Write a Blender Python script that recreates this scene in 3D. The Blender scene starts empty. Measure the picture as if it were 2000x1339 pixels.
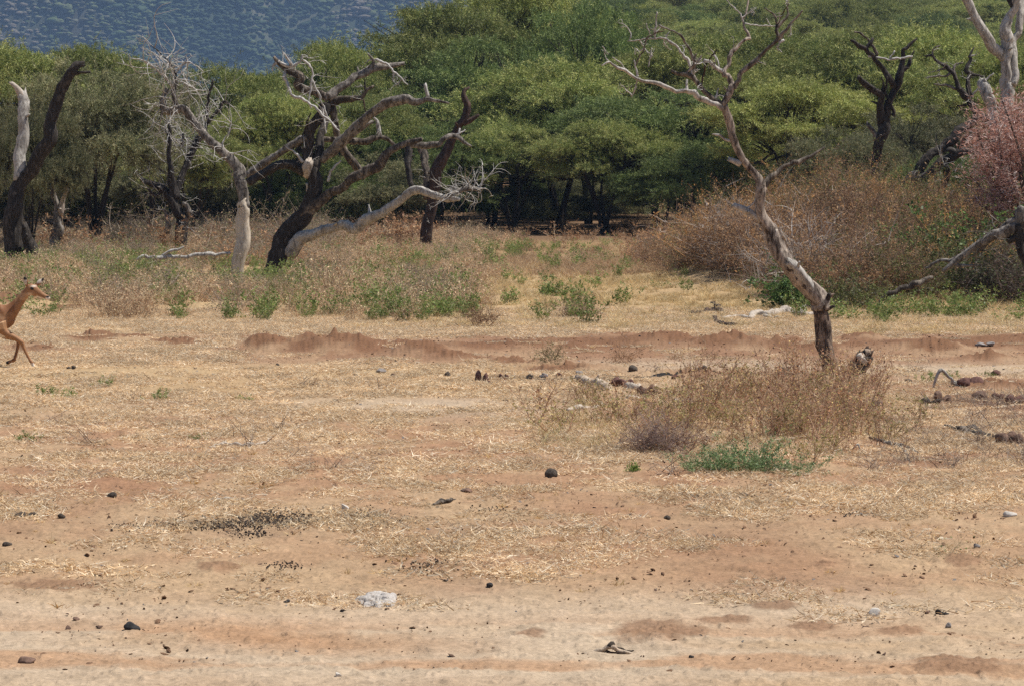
import bpy, math, random
import numpy as np
from mathutils import Vector
R = math.radians
SC = bpy.context.scene
C = SC.collection

# ------------------------------------------------------------------ camera, sky, sun, exposure
FPX, CX, CY, CAMH, HOR = 5000.0, 1000.0, 669.5, 2.5, 355.0
PITCH = math.atan((CY - HOR) / FPX)
cam = bpy.data.cameras.new('camera'); camo = bpy.data.objects.new('camera', cam); C.objects.link(camo)
camo.location = (0, 0, CAMH); camo.rotation_euler = (math.pi / 2 - PITCH, 0, 0)
cam.sensor_width = 36; cam.lens = 36 * FPX / 2000.0; cam.clip_start = 0.5; cam.clip_end = 12000
SC.camera = camo
SUN_EL, SUN_AZ = R(64), R(80)          # azimuth measured from +Y (away from the camera) towards +X (right)
w = bpy.data.worlds.new('World'); SC.world = w; w.use_nodes = True
nt = w.node_tree; bg = nt.nodes['Background']; sky = nt.nodes.new('ShaderNodeTexSky')
sky.sky_type = 'NISHITA'; sky.sun_disc = False; sky.sun_elevation = SUN_EL; sky.sun_rotation = SUN_AZ
sky.dust_density = 1.5; sky.altitude = 900
nt.links.new(sky.outputs[0], bg.inputs[0]); bg.inputs[1].default_value = 0.05
sl = bpy.data.lights.new('sun', 'SUN'); sl.energy = 5.0; sl.angle = R(0.53); sl.color = (1.0, 0.955, 0.88)
so = bpy.data.objects.new('sun', sl); C.objects.link(so)
sd = Vector((math.sin(SUN_AZ) * math.cos(SUN_EL), math.cos(SUN_AZ) * math.cos(SUN_EL), math.sin(SUN_EL)))
so.rotation_euler = sd.to_track_quat('Z', 'Y').to_euler()
SC.view_settings.view_transform = 'Standard'; SC.view_settings.look = 'None'
SC.view_settings.exposure = 0.5; SC.view_settings.gamma = 1.0
SC.cycles.max_bounces = 6; SC.cycles.diffuse_bounces = 3; SC.cycles.transmission_bounces = 3
SC.cycles.transparent_max_bounces = 6; SC.cycles.volume_bounces = 0; SC.cycles.glossy_bounces = 2
SC.cycles.use_denoising = False; SC.cycles.sample_clamp_indirect = 4.0

# ------------------------------------------------------------------ numpy helpers
def _hash(ix, iy, seed):
    h = (ix.astype(np.int64) * 374761393 + iy.astype(np.int64) * 668265263 + seed * 974634777) & 0xffffffff
    h = ((h ^ (h >> 13)) * 1274126177) & 0xffffffff
    h = (h ^ (h >> 16)) & 0xffffffff
    return h / 4294967295.0
def vnoise(x, y, seed=0):
    ix = np.floor(x); iy = np.floor(y); fx = x - ix; fy = y - iy
    fx = fx * fx * (3 - 2 * fx); fy = fy * fy * (3 - 2 * fy)
    ix = ix.astype(np.int64); iy = iy.astype(np.int64)
    a = _hash(ix, iy, seed); b = _hash(ix + 1, iy, seed); c = _hash(ix, iy + 1, seed); d = _hash(ix + 1, iy + 1, seed)
    return (a * (1 - fx) + b * fx) * (1 - fy) + (c * (1 - fx) + d * fx) * fy
def fbm(x, y, seed=0, o=4, g=0.5):
    s = 0; a = 1; t = 0
    for k in range(o):
        s = s + a * vnoise(x * 2 ** k + 17.3 * k, y * 2 ** k - 9.1 * k, seed + k * 13); t += a; a *= g
    return s / t
def sstep(a, b, x):
    t = np.clip((x - a) / (b - a), 0, 1); return t * t * (3 - 2 * t)
cosP, sinP = math.cos(PITCH), math.sin(PITCH)
def P(px, py, D):
    """the point of the world at depth D that the photograph shows at px, py"""
    x = (px - CX) / FPX; y = -(py - CY) / FPX
    dy = y * sinP + cosP; dz = y * cosP - sinP
    return np.array([x * D / dy, D, CAMH + dz * D / dy])
def proj(X, Y, Z):
    f = Y * cosP - (Z - CAMH) * sinP; u = Y * sinP + (Z - CAMH) * cosP
    return CX + FPX * X / f, CY - FPX * u / f
def Dof(py): return FPX * CAMH / (py - HOR)

# mounds of dug red earth: px, py of the foot, half width px, height px
HEAPS = [(515, 690, 60, 30), (600, 688, 40, 20), (660, 692, 70, 26), (828, 700, 55, 38), (905, 705, 60, 20), (1000, 712, 70, 13),
         (1200, 672, 60, 14), (1320, 678, 70, 16), (1430, 682, 75, 30), (1545, 684, 60, 18), (1690, 676, 60, 14), (1830, 690, 75, 32),
         (1940, 703, 60, 18), (200, 668, 110, 16), (350, 676, 90, 12), (1100, 730, 110, 12), (1390, 745, 130, 10), (760, 690, 40, 10),
         (1980, 760, 90, 14), (60, 690, 90, 8), (0, 600, 75, 42), (120, 606, 60, 14), (1800, 770, 80, 8)]
DISKS = [(1285, 1238, 95, 22), (1522, 1188, 52, 10), (1590, 1228, 56, 12), (1040, 1243, 34, 9), (100, 1150, 110, 14), (425, 1112, 44, 11),
         (1415, 1215, 60, 9), (1615, 1108, 28, 8), (1890, 1098, 40, 14), (1880, 1305, 110, 16), (1770, 1236, 50, 10), (1500, 650, 10, 3)]
def hill(X, Y):
    """large forms only"""
    px = CX + FPX * X / np.maximum(Y, 1)
    z = 25 * sstep(150, 420, Y) * (0.25 + 0.75 * sstep(500, 1100, px)) * sstep(-4000, 600, px)
    z = z + 1.5 * np.exp(-((X - 8.0) / 2.9) ** 2 - ((Y - 63) / 6.0) ** 2) + 0.35 * np.exp(-((X - 13.0) / 5) ** 2 - ((Y - 62) / 6.0) ** 2)
    z = z + (fbm(X / 9, Y / 9, 5, 3) - .5) * 0.22 * sstep(14, 60, Y)
    return z
def ground_z(X, Y):
    X = np.asarray(X, float); Y = np.asarray(Y, float)
    z = hill(X, Y) + (fbm(X / 1.6, Y / 1.6, 3, 4) - .5) * 0.06
    hh = 0
    for (px, py, hw, hp) in HEAPS:
        D = Dof(py); s = D / FPX; x0 = (px - CX) * s; ww = hw * s * 1.05; dd = max(0.35, ww * .8); y0 = D + dd * .8
        g = np.exp(-((X - x0) / ww) ** 2 - ((Y - y0) / dd) ** 2)
        hh = np.maximum(hh, hp * s * g)
    rdg = np.exp(-((Y - 38.2 - .5 * np.sin(X * .9) - .12 * X) / .85) ** 2) * sstep(-5.2, -2.5, X) * .10
    return z + (hh * .6 + rdg) * (0.35 + .8 * fbm(X / .3, Y / .3, 31, 5) + .45 * sstep(.4, .7, fbm(X / 1.6, Y / 1.2, 33, 3)))
def G(px, py):
    """ground point seen at px, py (far side of the crest ignored)"""
    D = Dof(py)
    for k in range(6):
        X = (px - CX) * D / FPX; z = float(ground_z(X, D)); D = D + 0.7 * ((FPX * (CAMH - z) / (py - HOR)) - D)
    X = (px - CX) * D / FPX
    return np.array([X, D, float(ground_z(X, D))])

# ------------------------------------------------------------------ mesh building
def make_mesh(name, V, F, mats, cols=None, smooth=True, mi=None):
    me = bpy.data.meshes.new(name)
    V = np.asarray(V, np.float32); nf = len(F)
    F = np.asarray(F, np.int32); k = F.shape[1]
    me.vertices.add(len(V)); me.vertices.foreach_set('co', V.ravel())
    me.loops.add(nf * k); me.loops.foreach_set('vertex_index', F.ravel())
    me.polygons.add(nf); me.polygons.foreach_set('loop_start', np.arange(nf, dtype=np.int32) * k)
    try: me.polygons.foreach_set('loop_total', np.full(nf, k, np.int32))
    except Exception: pass
    for m in (mats if isinstance(mats, (list, tuple)) else [mats]): me.materials.append(m)
    if mi is not None: me.polygons.foreach_set('material_index', np.asarray(mi, np.int32))
    me.polygons.foreach_set('use_smooth', np.full(nf, smooth, bool))
    if cols is not None:
        a = me.color_attributes.new('col', 'FLOAT_COLOR', 'POINT')
        c = np.ones((len(V), 4), np.float32); c[:, :3] = cols; a.data.foreach_set('color', c.ravel())
    me.update(calc_edges=True); me.validate()
    return me
class MB:
    def __init__(s): s.V = []; s.F = []; s.K = []; s.M = []; s.n = 0
    def add(s, V, F, K=None, mi=0):
        V = np.asarray(V, float); F = np.asarray(F, int)
        if F.shape[1] == 3: F = np.hstack([F, F[:, 2:]])
        s.V.append(V); s.F.append(F + s.n); s.n += len(V); s.M.append(np.full(len(F), mi))
        s.K.append(np.broadcast_to(np.array((1., 1, 1) if K is None else K), (len(V), 3)))
    def mesh(s, name, mats, smooth=True):
        V = np.vstack(s.V); F = np.vstack(s.F); K = np.vstack(s.K); M = np.concatenate(s.M)
        tri = F[:, 2] == F[:, 3]
        if tri.any():
            q = F[~tri]; t = F[tri][:, :3]
            T = np.vstack([q[:, :3], q[:, [0, 2, 3]], t]); MM = np.concatenate([M[~tri], M[~tri], M[tri]])
            return make_mesh(name, V, T, mats, K, smooth, MM)
        return make_mesh(name, V, F, mats, K, smooth, M)
def link(name, me, parent=None, loc=(0, 0, 0), rz=0, sc=None):
    o = bpy.data.objects.new(name, me); C.objects.link(o); o.parent = parent
    o.location = loc; o.rotation_euler = (0, 0, rz)
    if sc is not None: o.scale = sc if hasattr(sc, '__len__') else (sc,) * 3
    return o
def tag(o, label=None, cat=None, group=None, kind=None):
    if label: o['label'] = label
    if cat: o['category'] = cat
    if group: o['group'] = group
    if kind: o['kind'] = kind
    return o
def empty(name, loc, label, cat, group=None):
    o = bpy.data.objects.new(name, None); C.objects.link(o); o.location = tuple(loc); o.empty_display_size = .2
    return tag(o, label, cat, group)

def catmull(pts, n):
    P_ = np.asarray(pts, float)
    if len(P_) < 3:
        t = np.linspace(0, 1, n)[:, None]; return P_[0] * (1 - t) + P_[-1] * t
    A = np.vstack([2 * P_[0] - P_[1], P_, 2 * P_[-1] - P_[-2]]); m = len(P_) - 1
    u = np.linspace(0, m - 1e-6, n); i = u.astype(int); t = (u - i)[:, None]
    p0, p1, p2, p3 = A[i], A[i + 1], A[i + 2], A[i + 3]
    return .5 * ((2 * p1) + (-p0 + p2) * t + (2 * p0 - 5 * p1 + 4 * p2 - p3) * t * t + (-p0 + 3 * p1 - 3 * p2 + p3) * t ** 3)
def tube(pts, rad, rng, sides=10, rough=.12, jag=0.0, wob=0.12, step=1.3, flare=0):
    """closed tapering limb through pts with ridged, uneven bark"""
    pts = np.asarray(pts, float); rad = np.asarray(rad, float)
    L = np.linalg.norm(np.diff(pts, axis=0), axis=1).sum()
    n = int(np.clip(L / (step * max(rad.mean(), 1e-4)), len(pts) * 2, 90))
    q = catmull(np.hstack([pts, rad[:, None]]), n); p = q[:, :3]; r = np.clip(q[:, 3], rad.min() * .6, None)
    ph = rng.uniform(0, 6.28, 6); s = np.linspace(0, L, n) / max(rad.mean(), 1e-4)
    off = np.stack([np.sin(s * .45 + ph[0]) + .6 * np.sin(s * 1.1 + ph[1]), np.sin(s * .52 + ph[2]), np.sin(s * .4 + ph[3]) + .6 * np.sin(s * .95 + ph[4])], 1)
    env = np.clip(np.minimum(np.arange(n), 6) / 6, 0, 1)[:, None]
    p = p + off * wob * r[:, None] * env
    T = np.gradient(p, axis=0); T /= np.linalg.norm(T, axis=1)[:, None] + 1e-12
    up = np.array([0, 1., 0]) if abs(T[0][1]) < .8 else np.array([1., 0, 0])
    N = np.zeros_like(p); nrm = np.cross(T[0], up); nrm /= np.linalg.norm(nrm)
    for i in range(n):
        nrm = nrm - T[i] * nrm.dot(T[i]); nrm /= np.linalg.norm(nrm) + 1e-12; N[i] = nrm
    B = np.cross(T, N); th = np.linspace(0, 2 * np.pi, sides, endpoint=False)
    tw = s[:, None] * .04
    rr = r[:, None] * (1 + rough * (.6 * np.cos(3 * th[None] + ph[0] + tw * 2) + .5 * np.cos(5 * th[None] - tw * 3 + ph[1]) * np.sin(s[:, None] * .7 + ph[2]) + rng.normal(0, .45, (n, sides)))
                       + rough * .9 * np.sin(s[:, None] * .33 + ph[5]))
    if jag > 0:
        e = np.zeros((n, sides)); e[-1] = rng.uniform(-.6, 1.6, sides) * jag; e[-2] = e[-1] * .4
    else: e = np.zeros((n, sides))
    V = p[:, None] + rr[..., None] * (np.cos(th)[None, :, None] * N[:, None] + np.sin(th)[None, :, None] * B[:, None]) + (e * r[:, None])[..., None] * T[:, None]
    V = V.reshape(-1, 3); i = np.arange(n - 1)[:, None] * sides; j = np.arange(sides)[None]; j2 = (j + 1) % sides
    F = np.stack([i + j, i + j2, i + sides + j2, i + sides + j], -1).reshape(-1, 4)
    c0 = len(V); V = np.vstack([V, p[:1], p[-1:] + T[-1:] * r[-1] * (.3 if jag == 0 else -.5)])
    j = np.arange(sides); j2 = (j + 1) % sides
    F = np.vstack([F, np.stack([j2, j, np.full(sides, c0), np.full(sides, c0)], 1),
                   np.stack([j + (n - 1) * sides, j2 + (n - 1) * sides, np.full(sides, c0 + 1), np.full(sides, c0 + 1)], 1)])
    return V, F
def ribbons(P0, d, L, W, cols, rng, bend=None, seg=1):
    """many slim leaves or stalks at once; each a tapering strip of seg quads"""
    P0 = np.asarray(P0, float); n = len(P0); d = d / (np.linalg.norm(d, axis=1)[:, None] + 1e-9)
    L = np.broadcast_to(L, (n,)); W = np.broadcast_to(W, (n,))
    side = np.cross(d, rng.normal(size=(n, 3))); side /= np.linalg.norm(side, axis=1)[:, None] + 1e-9
    if bend is None: bend = np.zeros((n, 3))
    if seg == 1:
        mid = P0 + d * (L * .55)[:, None] + bend * (L * .3)[:, None]
        tip = P0 + d * L[:, None] + bend * L[:, None]
        V = np.stack([P0, mid + side * (W * .5)[:, None], tip, mid - side * (W * .5)[:, None]], 1).reshape(-1, 3)
        F = np.arange(4 * n).reshape(n, 4); K = np.repeat(cols, 4, axis=0)
        return V, F, K
    ts = np.linspace(0, 1, seg + 1); rows = []
    for t in ts:
        c = P0 + d * (L * t)[:, None] + bend * (L * t * t)[:, None]; ww = W * (.5 * (1 - t) ** .7 + .04)
        rows += [c - side * ww[:, None], c + side * ww[:, None]]
    V = np.stack(rows, 1); m = 2 * (seg + 1)
    base = np.arange(n)[:, None] * m
    F = np.concatenate([base + np.array([2 * k, 2 * k + 1, 2 * k + 3, 2 * k + 2]) for k in range(seg)], 1).reshape(-1, 4)
    return V.reshape(-1, 3), F, np.repeat(cols, m, axis=0)
def mixcol(rng, n, pal, wts=None, j=.12):
    pal = np.array(pal); i = rng.choice(len(pal), n, p=wts); return pal[i] * (1 + rng.normal(0, j, (n, 1)))

# ------------------------------------------------------------------ materials
def newmat(name):
    m = bpy.data.materials.new(name); m.use_nodes = True; t = m.node_tree
    return m, t, t.nodes['Principled BSDF'], t.nodes['Material Output']
def N(t, typ, **kw):
    n = t.nodes.new(typ)
    for k, v in kw.items():
        if k in n.inputs: n.inputs[k].default_value = v
        else: setattr(n, k, v)
    return n
def leafmat(name, trans=.35, rough=.65, vary=.25, tint=(1, 1, 1)):
    m, t, b, o = newmat(name)
    a = N(t, 'ShaderNodeAttribute', attribute_name='col'); oi = N(t, 'ShaderNodeObjectInfo')
    mr = N(t, 'ShaderNodeMapRange'); mr.inputs['To Min'].default_value = 1 - vary; mr.inputs['To Max'].default_value = 1 + vary
    t.links.new(oi.outputs['Random'], mr.inputs['Value'])
    mx = N(t, 'ShaderNodeVectorMath', operation='SCALE'); t.links.new(a.outputs['Color'], mx.inputs[0]); t.links.new(mr.outputs[0], mx.inputs['Scale'])
    tn = N(t, 'ShaderNodeVectorMath', operation='MULTIPLY'); tn.inputs[1].default_value = tint
    t.links.new(mx.outputs[0], tn.inputs[0])
    t.links.new(tn.outputs[0], b.inputs['Base Color']); b.inputs['Roughness'].default_value = rough; b.inputs['Specular IOR Level'].default_value = .25
    tr = N(t, 'ShaderNodeBsdfTranslucent'); t.links.new(tn.outputs[0], tr.inputs[0]); ms = N(t, 'ShaderNodeMixShader'); ms.inputs[0].default_value = trans
    t.links.new(b.outputs[0], ms.inputs[1]); t.links.new(tr.outputs[0], ms.inputs[2]); t.links.new(ms.outputs[0], o.inputs[0])
    return m
def barkmat(name, dark, pale, frac, scale=3.0, crack=.5, bump=.6):
    """weathered wood: dark bark broken by bleached bare patches; frac = share of bare wood"""
    m, t, b, o = newmat(name)
    tc = N(t, 'ShaderNodeTexCoord'); ms_ = N(t, 'ShaderNodeMapping'); ms_.inputs['Scale'].default_value = (1.6, 1.6, .55); t.links.new(tc.outputs['Object'], ms_.inputs[0]); n1 = N(t, 'ShaderNodeTexNoise', Scale=scale * 1.6, Detail=8.0, Roughness=.72, Distortion=.6); t.links.new(ms_.outputs[0], n1.inputs['Vector'])
    r1 = N(t, 'ShaderNodeValToRGB'); t.links.new(n1.outputs[0], r1.inputs[0])
    c = .5 + (.5 - frac) * .42
    r1.color_ramp.elements[0].position = max(0, c - .10); r1.color_ramp.elements[1].position = min(1, c + .10)
    mp = N(t, 'ShaderNodeMapping'); mp.inputs['Scale'].default_value = (18, 18, 2.6); t.links.new(tc.outputs['Object'], mp.inputs[0])
    n2 = N(t, 'ShaderNodeTexNoise', Scale=1.6, Detail=6.0, Roughness=.65); t.links.new(mp.outputs[0], n2.inputs['Vector'])
    r2 = N(t, 'ShaderNodeValToRGB'); t.links.new(n2.outputs[0], r2.inputs[0]); r2.color_ramp.elements[0].position = .3; r2.color_ramp.elements[1].position = .72
    def ramp(cc, lo, hi):
        q = N(t, 'ShaderNodeMix', data_type='RGBA'); q.inputs[6].default_value = (*[v * lo for v in cc], 1); q.inputs[7].default_value = (*[v * hi for v in cc], 1)
        t.links.new(r2.outputs[0], q.inputs[0]); return q
    qa = ramp(dark, .55, 1.5); qb = ramp(pale, .7, 1.15)
    mx = N(t, 'ShaderNodeMix', data_type='RGBA'); t.links.new(r1.outputs[0], mx.inputs[0]); t.links.new(qa.outputs[2], mx.inputs[6]); t.links.new(qb.outputs[2], mx.inputs[7])
    t.links.new(mx.outputs[2], b.inputs['Base Color']); b.inputs['Roughness'].default_value = .85; b.inputs['Specular IOR Level'].default_value = .2
    bp = N(t, 'ShaderNodeBump', Strength=bump, Distance=.03); t.links.new(n2.outputs[0], bp.inputs['Height']); t.links.new(bp.outputs[0], b.inputs['Normal'])
    return m
def stonemat(name, ca, cb, scale=18., bump=.8, dist=.01):
    m, t, b, o = newmat(name)
    tc = N(t, 'ShaderNodeTexCoord'); n1 = N(t, 'ShaderNodeTexNoise', Scale=scale, Detail=6.0, Roughness=.65); t.links.new(tc.outputs['Object'], n1.inputs['Vector'])
    r = N(t, 'ShaderNodeValToRGB'); r.color_ramp.elements[0].position = .33; r.color_ramp.elements[1].position = .68
    r.color_ramp.elements[0].color = (*ca, 1); r.color_ramp.elements[1].color = (*cb, 1); t.links.new(n1.outputs[0], r.inputs[0])
    t.links.new(r.outputs[0], b.inputs['Base Color']); b.inputs['Roughness'].default_value = .9; b.inputs['Specular IOR Level'].default_value = .2
    bp = N(t, 'ShaderNodeBump', Strength=bump, Distance=dist); t.links.new(n1.outputs[0], bp.inputs['Height']); t.links.new(bp.outputs[0], b.inputs['Normal'])
    return m
M_leaf = leafmat('acacia_foliage', .16, .6, .22, (1.36, 1.2, 1.08))
M_dry = leafmat('dry_stalks', .3, .8, .26)
M_green = leafmat('fresh_leaves', .35, .5, .2)
M_twig = leafmat('dry_twigs', .0, .9, .1)
B_dark = barkmat('black_bark', (.038, .031, .026), (.2, .17, .145), .22, 5.)
B_live = barkmat('acacia_bark', (.045, .036, .028), (.12, .1, .08), .15)
B_grey = barkmat('grey_deadwood', (.07, .058, .048), (.34, .30, .26), .45, 4.)
B_mid = barkmat('weathered_deadwood', (.055, .043, .034), (.34, .28, .22), .34)
B_pale = barkmat('bleached_wood', (.14, .12, .10), (.52, .48, .43), .62, 4.)
B_white = barkmat('barkless_white_wood', (.2, .155, .115), (.55, .47, .39), .7, 5.)
B_char = barkmat('scorched_trunk_foot', (.045, .03, .023), (.36, .26, .19), .42, 6.)
B_chalk = barkmat('chalky_bare_trunk', (.3, .23, .16), (.62, .53, .42), .75, 4.)
B_front = barkmat('patchy_trunk_wood', (.05, .034, .026), (.50, .41, .33), .5, 4.5)
B_twig = barkmat('silver_twigs', (.3, .27, .24), (.55, .52, .48), .6)
B_red = barkmat('red_brown_wood', (.05, .032, .024), (.16, .10, .075), .3)
B_log = barkmat('sunbaked_log', (.28, .2, .14), (.55, .44, .33), .6, 6.)

# ------------------------------------------------------------------ ground
def ground_color(X, Y):
    px = CX + FPX * X / np.maximum(Y, .1); py = HOR + FPX * CAMH / np.maximum(Y, .1)
    red = np.array((.262, .148, .088)); tan = np.array((.395, .272, .165)); pale = np.array((.455, .355, .252)); straw = np.array((.44, .31, .165)); org = np.array((.37, .215, .12))
    n1 = fbm(X / 1.7, Y / 2.6, 41, 4); n2 = fbm(X / .5, Y / .8, 43, 4); n3 = fbm(X / .12, Y / .12, 47, 3); st = fbm(X / 2.4 + .1 * Y, Y / .55, 49, 4)
    def mix(a, b, f): f = np.clip(f, 0, 1)[..., None]; return a * (1 - f) + b * f
    c = np.broadcast_to(tan, X.shape + (3,)).copy()
    c = mix(c, red, sstep(.40, .72, n1) * .6)
    c = mix(c, pale, sstep(1120, 1220, py) * sstep(.3, .62, n1 * .5 + st * .5) * .95)
    c = mix(c, org, sstep(1180, 1260, py) * sstep(.52, .66, st) * .75)
    g = np.exp(-((px - 520) / 330) ** 2 - ((py - 1250 - (px - 520) * .05) / 24) ** 2); c = mix(c, org, g * sstep(.3, .6, n2) * .9)
    c = mix(c, red * np.array((1.12, 1., .95)), sstep(790, 850, py) * (1 - sstep(940, 1010, py)) * (.2 + .8 * sstep(.35, .6, n2)) * .55)
    c = mix(c, red * np.array((1.15, 1.05, 1.)), sstep(940, 1000, py) * (1 - sstep(1120, 1200, py)) * sstep(.42, .6, n2 * .6 + st * .4) * .32)
    c = mix(c, pale, np.exp(-((px - 840) / 300) ** 2 - ((py - 795) / 20) ** 2) * .8)
    c = mix(c, pale, sstep(1050, 1300, px) * np.exp(-((py - 715 - (px - 1500) * .02) / 15) ** 2) * .75)
    c = mix(c, straw, sstep(705, 725, py) * (1 - sstep(760, 790, py)) * (1 - sstep(900, 1200, px)) * .55)
    c = mix(c, red, sstep(635, 655, py) * (1 - sstep(700, 718, py)) * sstep(200, 420, px) * (.45 + .5 * sstep(.35, .6, n2)))
    c = mix(c, red, (1 - sstep(80, 260, px)) * sstep(575, 590, py) * (1 - sstep(700, 720, py)) * sstep(.3, .6, n2) * .6)
    c = mix(c, red, sstep(1640, 1800, px) * sstep(730, 760, py) * (1 - sstep(880, 960, py)) * (.6 + .4 * sstep(.4, .6, n2)))
    c = mix(c, straw * .95, (1 - sstep(640, 655, py)) * .75)
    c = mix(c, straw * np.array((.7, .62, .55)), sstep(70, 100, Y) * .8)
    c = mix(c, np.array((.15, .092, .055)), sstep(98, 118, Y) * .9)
    hz = 0
    for (hx, hy, hw, hp) in HEAPS:
        D = Dof(hy); s = D / FPX; x0 = (hx - CX) * s; ww = hw * s * .85; dd = max(0.4, ww); y0 = D + dd * .7
        hz = np.maximum(hz, np.exp(-((X - x0) / ww) ** 2 - ((Y - y0) / dd) ** 2) * min(1, hp / 16))
    hz = np.maximum(hz, .62 * np.exp(-((Y - 37.9 - .5 * np.sin(X * .9) - .12 * X) / .9) ** 2) * sstep(-5.2, -2.5, X))
    c = mix(c, red * np.array((.70, .64, .60)), sstep(.2, .6, hz + (n2 - .5) * .7) * .92)
    dk = np.array((.235, .135, .08))
    for (hx, hy, hw, hp) in DISKS:
        e = ((px - hx) / hw) ** 2 + ((py - hy) / hp) ** 2
        c = mix(c, dk, sstep(1.25, .35, e + (n3 - .5) * 1.2 + (n2 - .5)) * .78)
    for (hx, hy, hw, hp, f) in ((520, 1022, 130, 16, .6), (700, 1018, 70, 14, .55), (330, 1030, 100, 10, .35), (490, 1048, 60, 8, .5)):
        c = mix(c, np.array((.12, .085, .065)), np.exp(-((px - hx) / hw) ** 2 - ((py - hy) / hp) ** 2) * f * sstep(.3, .6, n2 * .5 + n3 * .5))
    c = c * (0.86 + .28 * n3)[..., None]
    c = mix(c, c * np.array((1.12, 1.12, 1.14)), sstep(.6, .75, fbm(X / .05, Y / .09, 53, 2)) * .6)
    c = mix(c, c * .72, sstep(.6, .78, fbm(X / .05, Y / .07, 57, 3)) * .6)
    return c
pys = np.concatenate([np.arange(1500, 372, -1.35)]); Ds = Dof(pys)
Ds = np.concatenate([np.linspace(.6, Ds[0], 14)[:-1], Ds, np.geomspace(Ds[-1], 9000, 40)[1:]])
ta = np.tan(np.linspace(-R(14), R(14), 1180)); ang = np.concatenate([np.linspace(-math.pi, -R(14), 60)[:-1], np.arctan(ta), np.linspace(R(14), math.pi, 60)[1:]])
AA, DD = np.meshgrid(ang, Ds); 
rr = np.where(np.abs(AA) < R(14.2), DD / np.cos(np.clip(AA, -R(14.2), R(14.2))), DD / math.cos(R(14.2)))
GX = rr * np.sin(AA); GY = rr * np.cos(AA)
GZ = ground_z(GX, GY)
near = np.exp(-((np.abs(AA) > R(14.5)) * 4.0)) * sstep(120, 60, GY)
loose = 0
for (hx, hy, hw, hp) in HEAPS:
    D = Dof(hy); s = D / FPX; loose = np.maximum(loose, np.exp(-((GX - (hx - CX) * s) / (hw * s)) ** 2 - ((GY - D - hw * s * .7) / (hw * s)) ** 2))
fine = (fbm(GX / .2, GY / .2, 61, 5, .52) - .5) * .04 + (sstep(.55, .8, fbm(GX / .06, GY / .06, 67, 3))) * .012 - sstep(.62, .8, fbm(GX / .11, GY / .16, 69, 2)) * .004 + loose * ((fbm(GX / .2, GY / .2, 63, 4) - .45) * .2 + sstep(.55, .8, fbm(GX / .06, GY / .06, 64, 2)) * .045)
for (hx, hy, hw, hp) in DISKS:
    D = Dof(hy); s = D / FPX; e = ((GX - (hx - CX) * s) / (hw * s)) ** 2 + ((GY - D) / (hp * D * D / (FPX * CAMH))) ** 2
    fine = fine + np.exp(-e) * (.012 + .02 * fbm(GX / .02, GY / .02, 71, 2))
GZ = GZ + fine * near
GZ = np.where(GY < -20, GZ * 0, GZ)
ncol = AA.shape[1]; nrow = AA.shape[0]
i = np.arange(nrow - 1)[:, None] * ncol; j = np.arange(ncol - 1)[None]
F = np.stack([i + j, i + j + 1, i + ncol + j + 1, i + ncol + j], -1).reshape(-1, 4)
gm, t, b, o = newmat('dry_earth')
a = N(t, 'ShaderNodeAttribute', attribute_name='col'); tc = N(t, 'ShaderNodeTexCoord')
n1 = N(t, 'ShaderNodeTexNoise', Scale=28., Detail=8.0, Roughness=.7); t.links.new(tc.outputs['Object'], n1.inputs['Vector'])
n2 = N(t, 'ShaderNodeTexVoronoi', Scale=60.); t.links.new(tc.outputs['Object'], n2.inputs['Vector'])
mr = N(t, 'ShaderNodeMapRange'); mr.inputs['From Min'].default_value = .3; mr.inputs['From Max'].default_value = .7; mr.inputs['To Min'].default_value = .74; mr.inputs['To Max'].default_value = 1.2
t.links.new(n1.outputs[0], mr.inputs['Value'])
mx = N(t, 'ShaderNodeVectorMath', operation='SCALE'); t.links.new(a.outputs['Color'], mx.inputs[0]); t.links.new(mr.outputs[0], mx.inputs['Scale'])
t.links.new(mx.outputs[0], b.inputs['Base Color']); b.inputs['Roughness'].default_value = .95; b.inputs['Specular IOR Level'].default_value = .1
bp = N(t, 'ShaderNodeBump', Strength=.7, Distance=.02); t.links.new(n1.outputs[0], bp.inputs['Height']); t.links.new(bp.outputs[0], b.inputs['Normal'])
gv = np.stack([GX, GY, GZ], -1).reshape(-1, 3)
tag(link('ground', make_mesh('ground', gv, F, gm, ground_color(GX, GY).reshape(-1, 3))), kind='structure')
del gv, GX, GY, GZ, fine, loose, near, AA, DD, rr

# ------------------------------------------------------------------ mountain and its bush
def mount_z(X, Y):
    s = np.clip(Y - 2450 - 200 * (fbm(X / 500, Y / 900, 81, 2) - .5), 0, None)
    rd = 1 - np.abs(2 * fbm((X + Y * .45) / 330, (Y - X * .2) / 700, 83, 4) - 1)
    return s * .42 - 6 + rd * 230 * sstep(0, 250, s) + 26 * fbm(X / 60, Y / 60, 85, 3) * sstep(0, 100, s)
mx_, my_ = np.meshgrid(np.linspace(-2600, 2600, 420), np.concatenate([np.linspace(2350, 3700, 300), np.linspace(3720, 5200, 60)]))
mz_ = mount_z(mx_, my_); nn = mx_.shape
i = np.arange(nn[0] - 1)[:, None] * nn[1]; j = np.arange(nn[1] - 1)[None]
F = np.stack([i + j, i + j + 1, i + nn[1] + j + 1, i + nn[1] + j], -1).reshape(-1, 4)
q = sstep(.3, .68, fbm(mx_ / 70, my_ / 70, 87, 5)[..., None]); q3 = sstep(.35, .65, fbm((mx_ + my_ * .5) / 260, my_ / 500, 89, 3))[..., None]
cc = (np.array((.105, .095, .068)) * (1 - q) + np.array((.044, .06, .028)) * q) * (.65 + .5 * q3)
M_far = leafmat('mountain_scrub_cover', .05, .85, .0)
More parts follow.
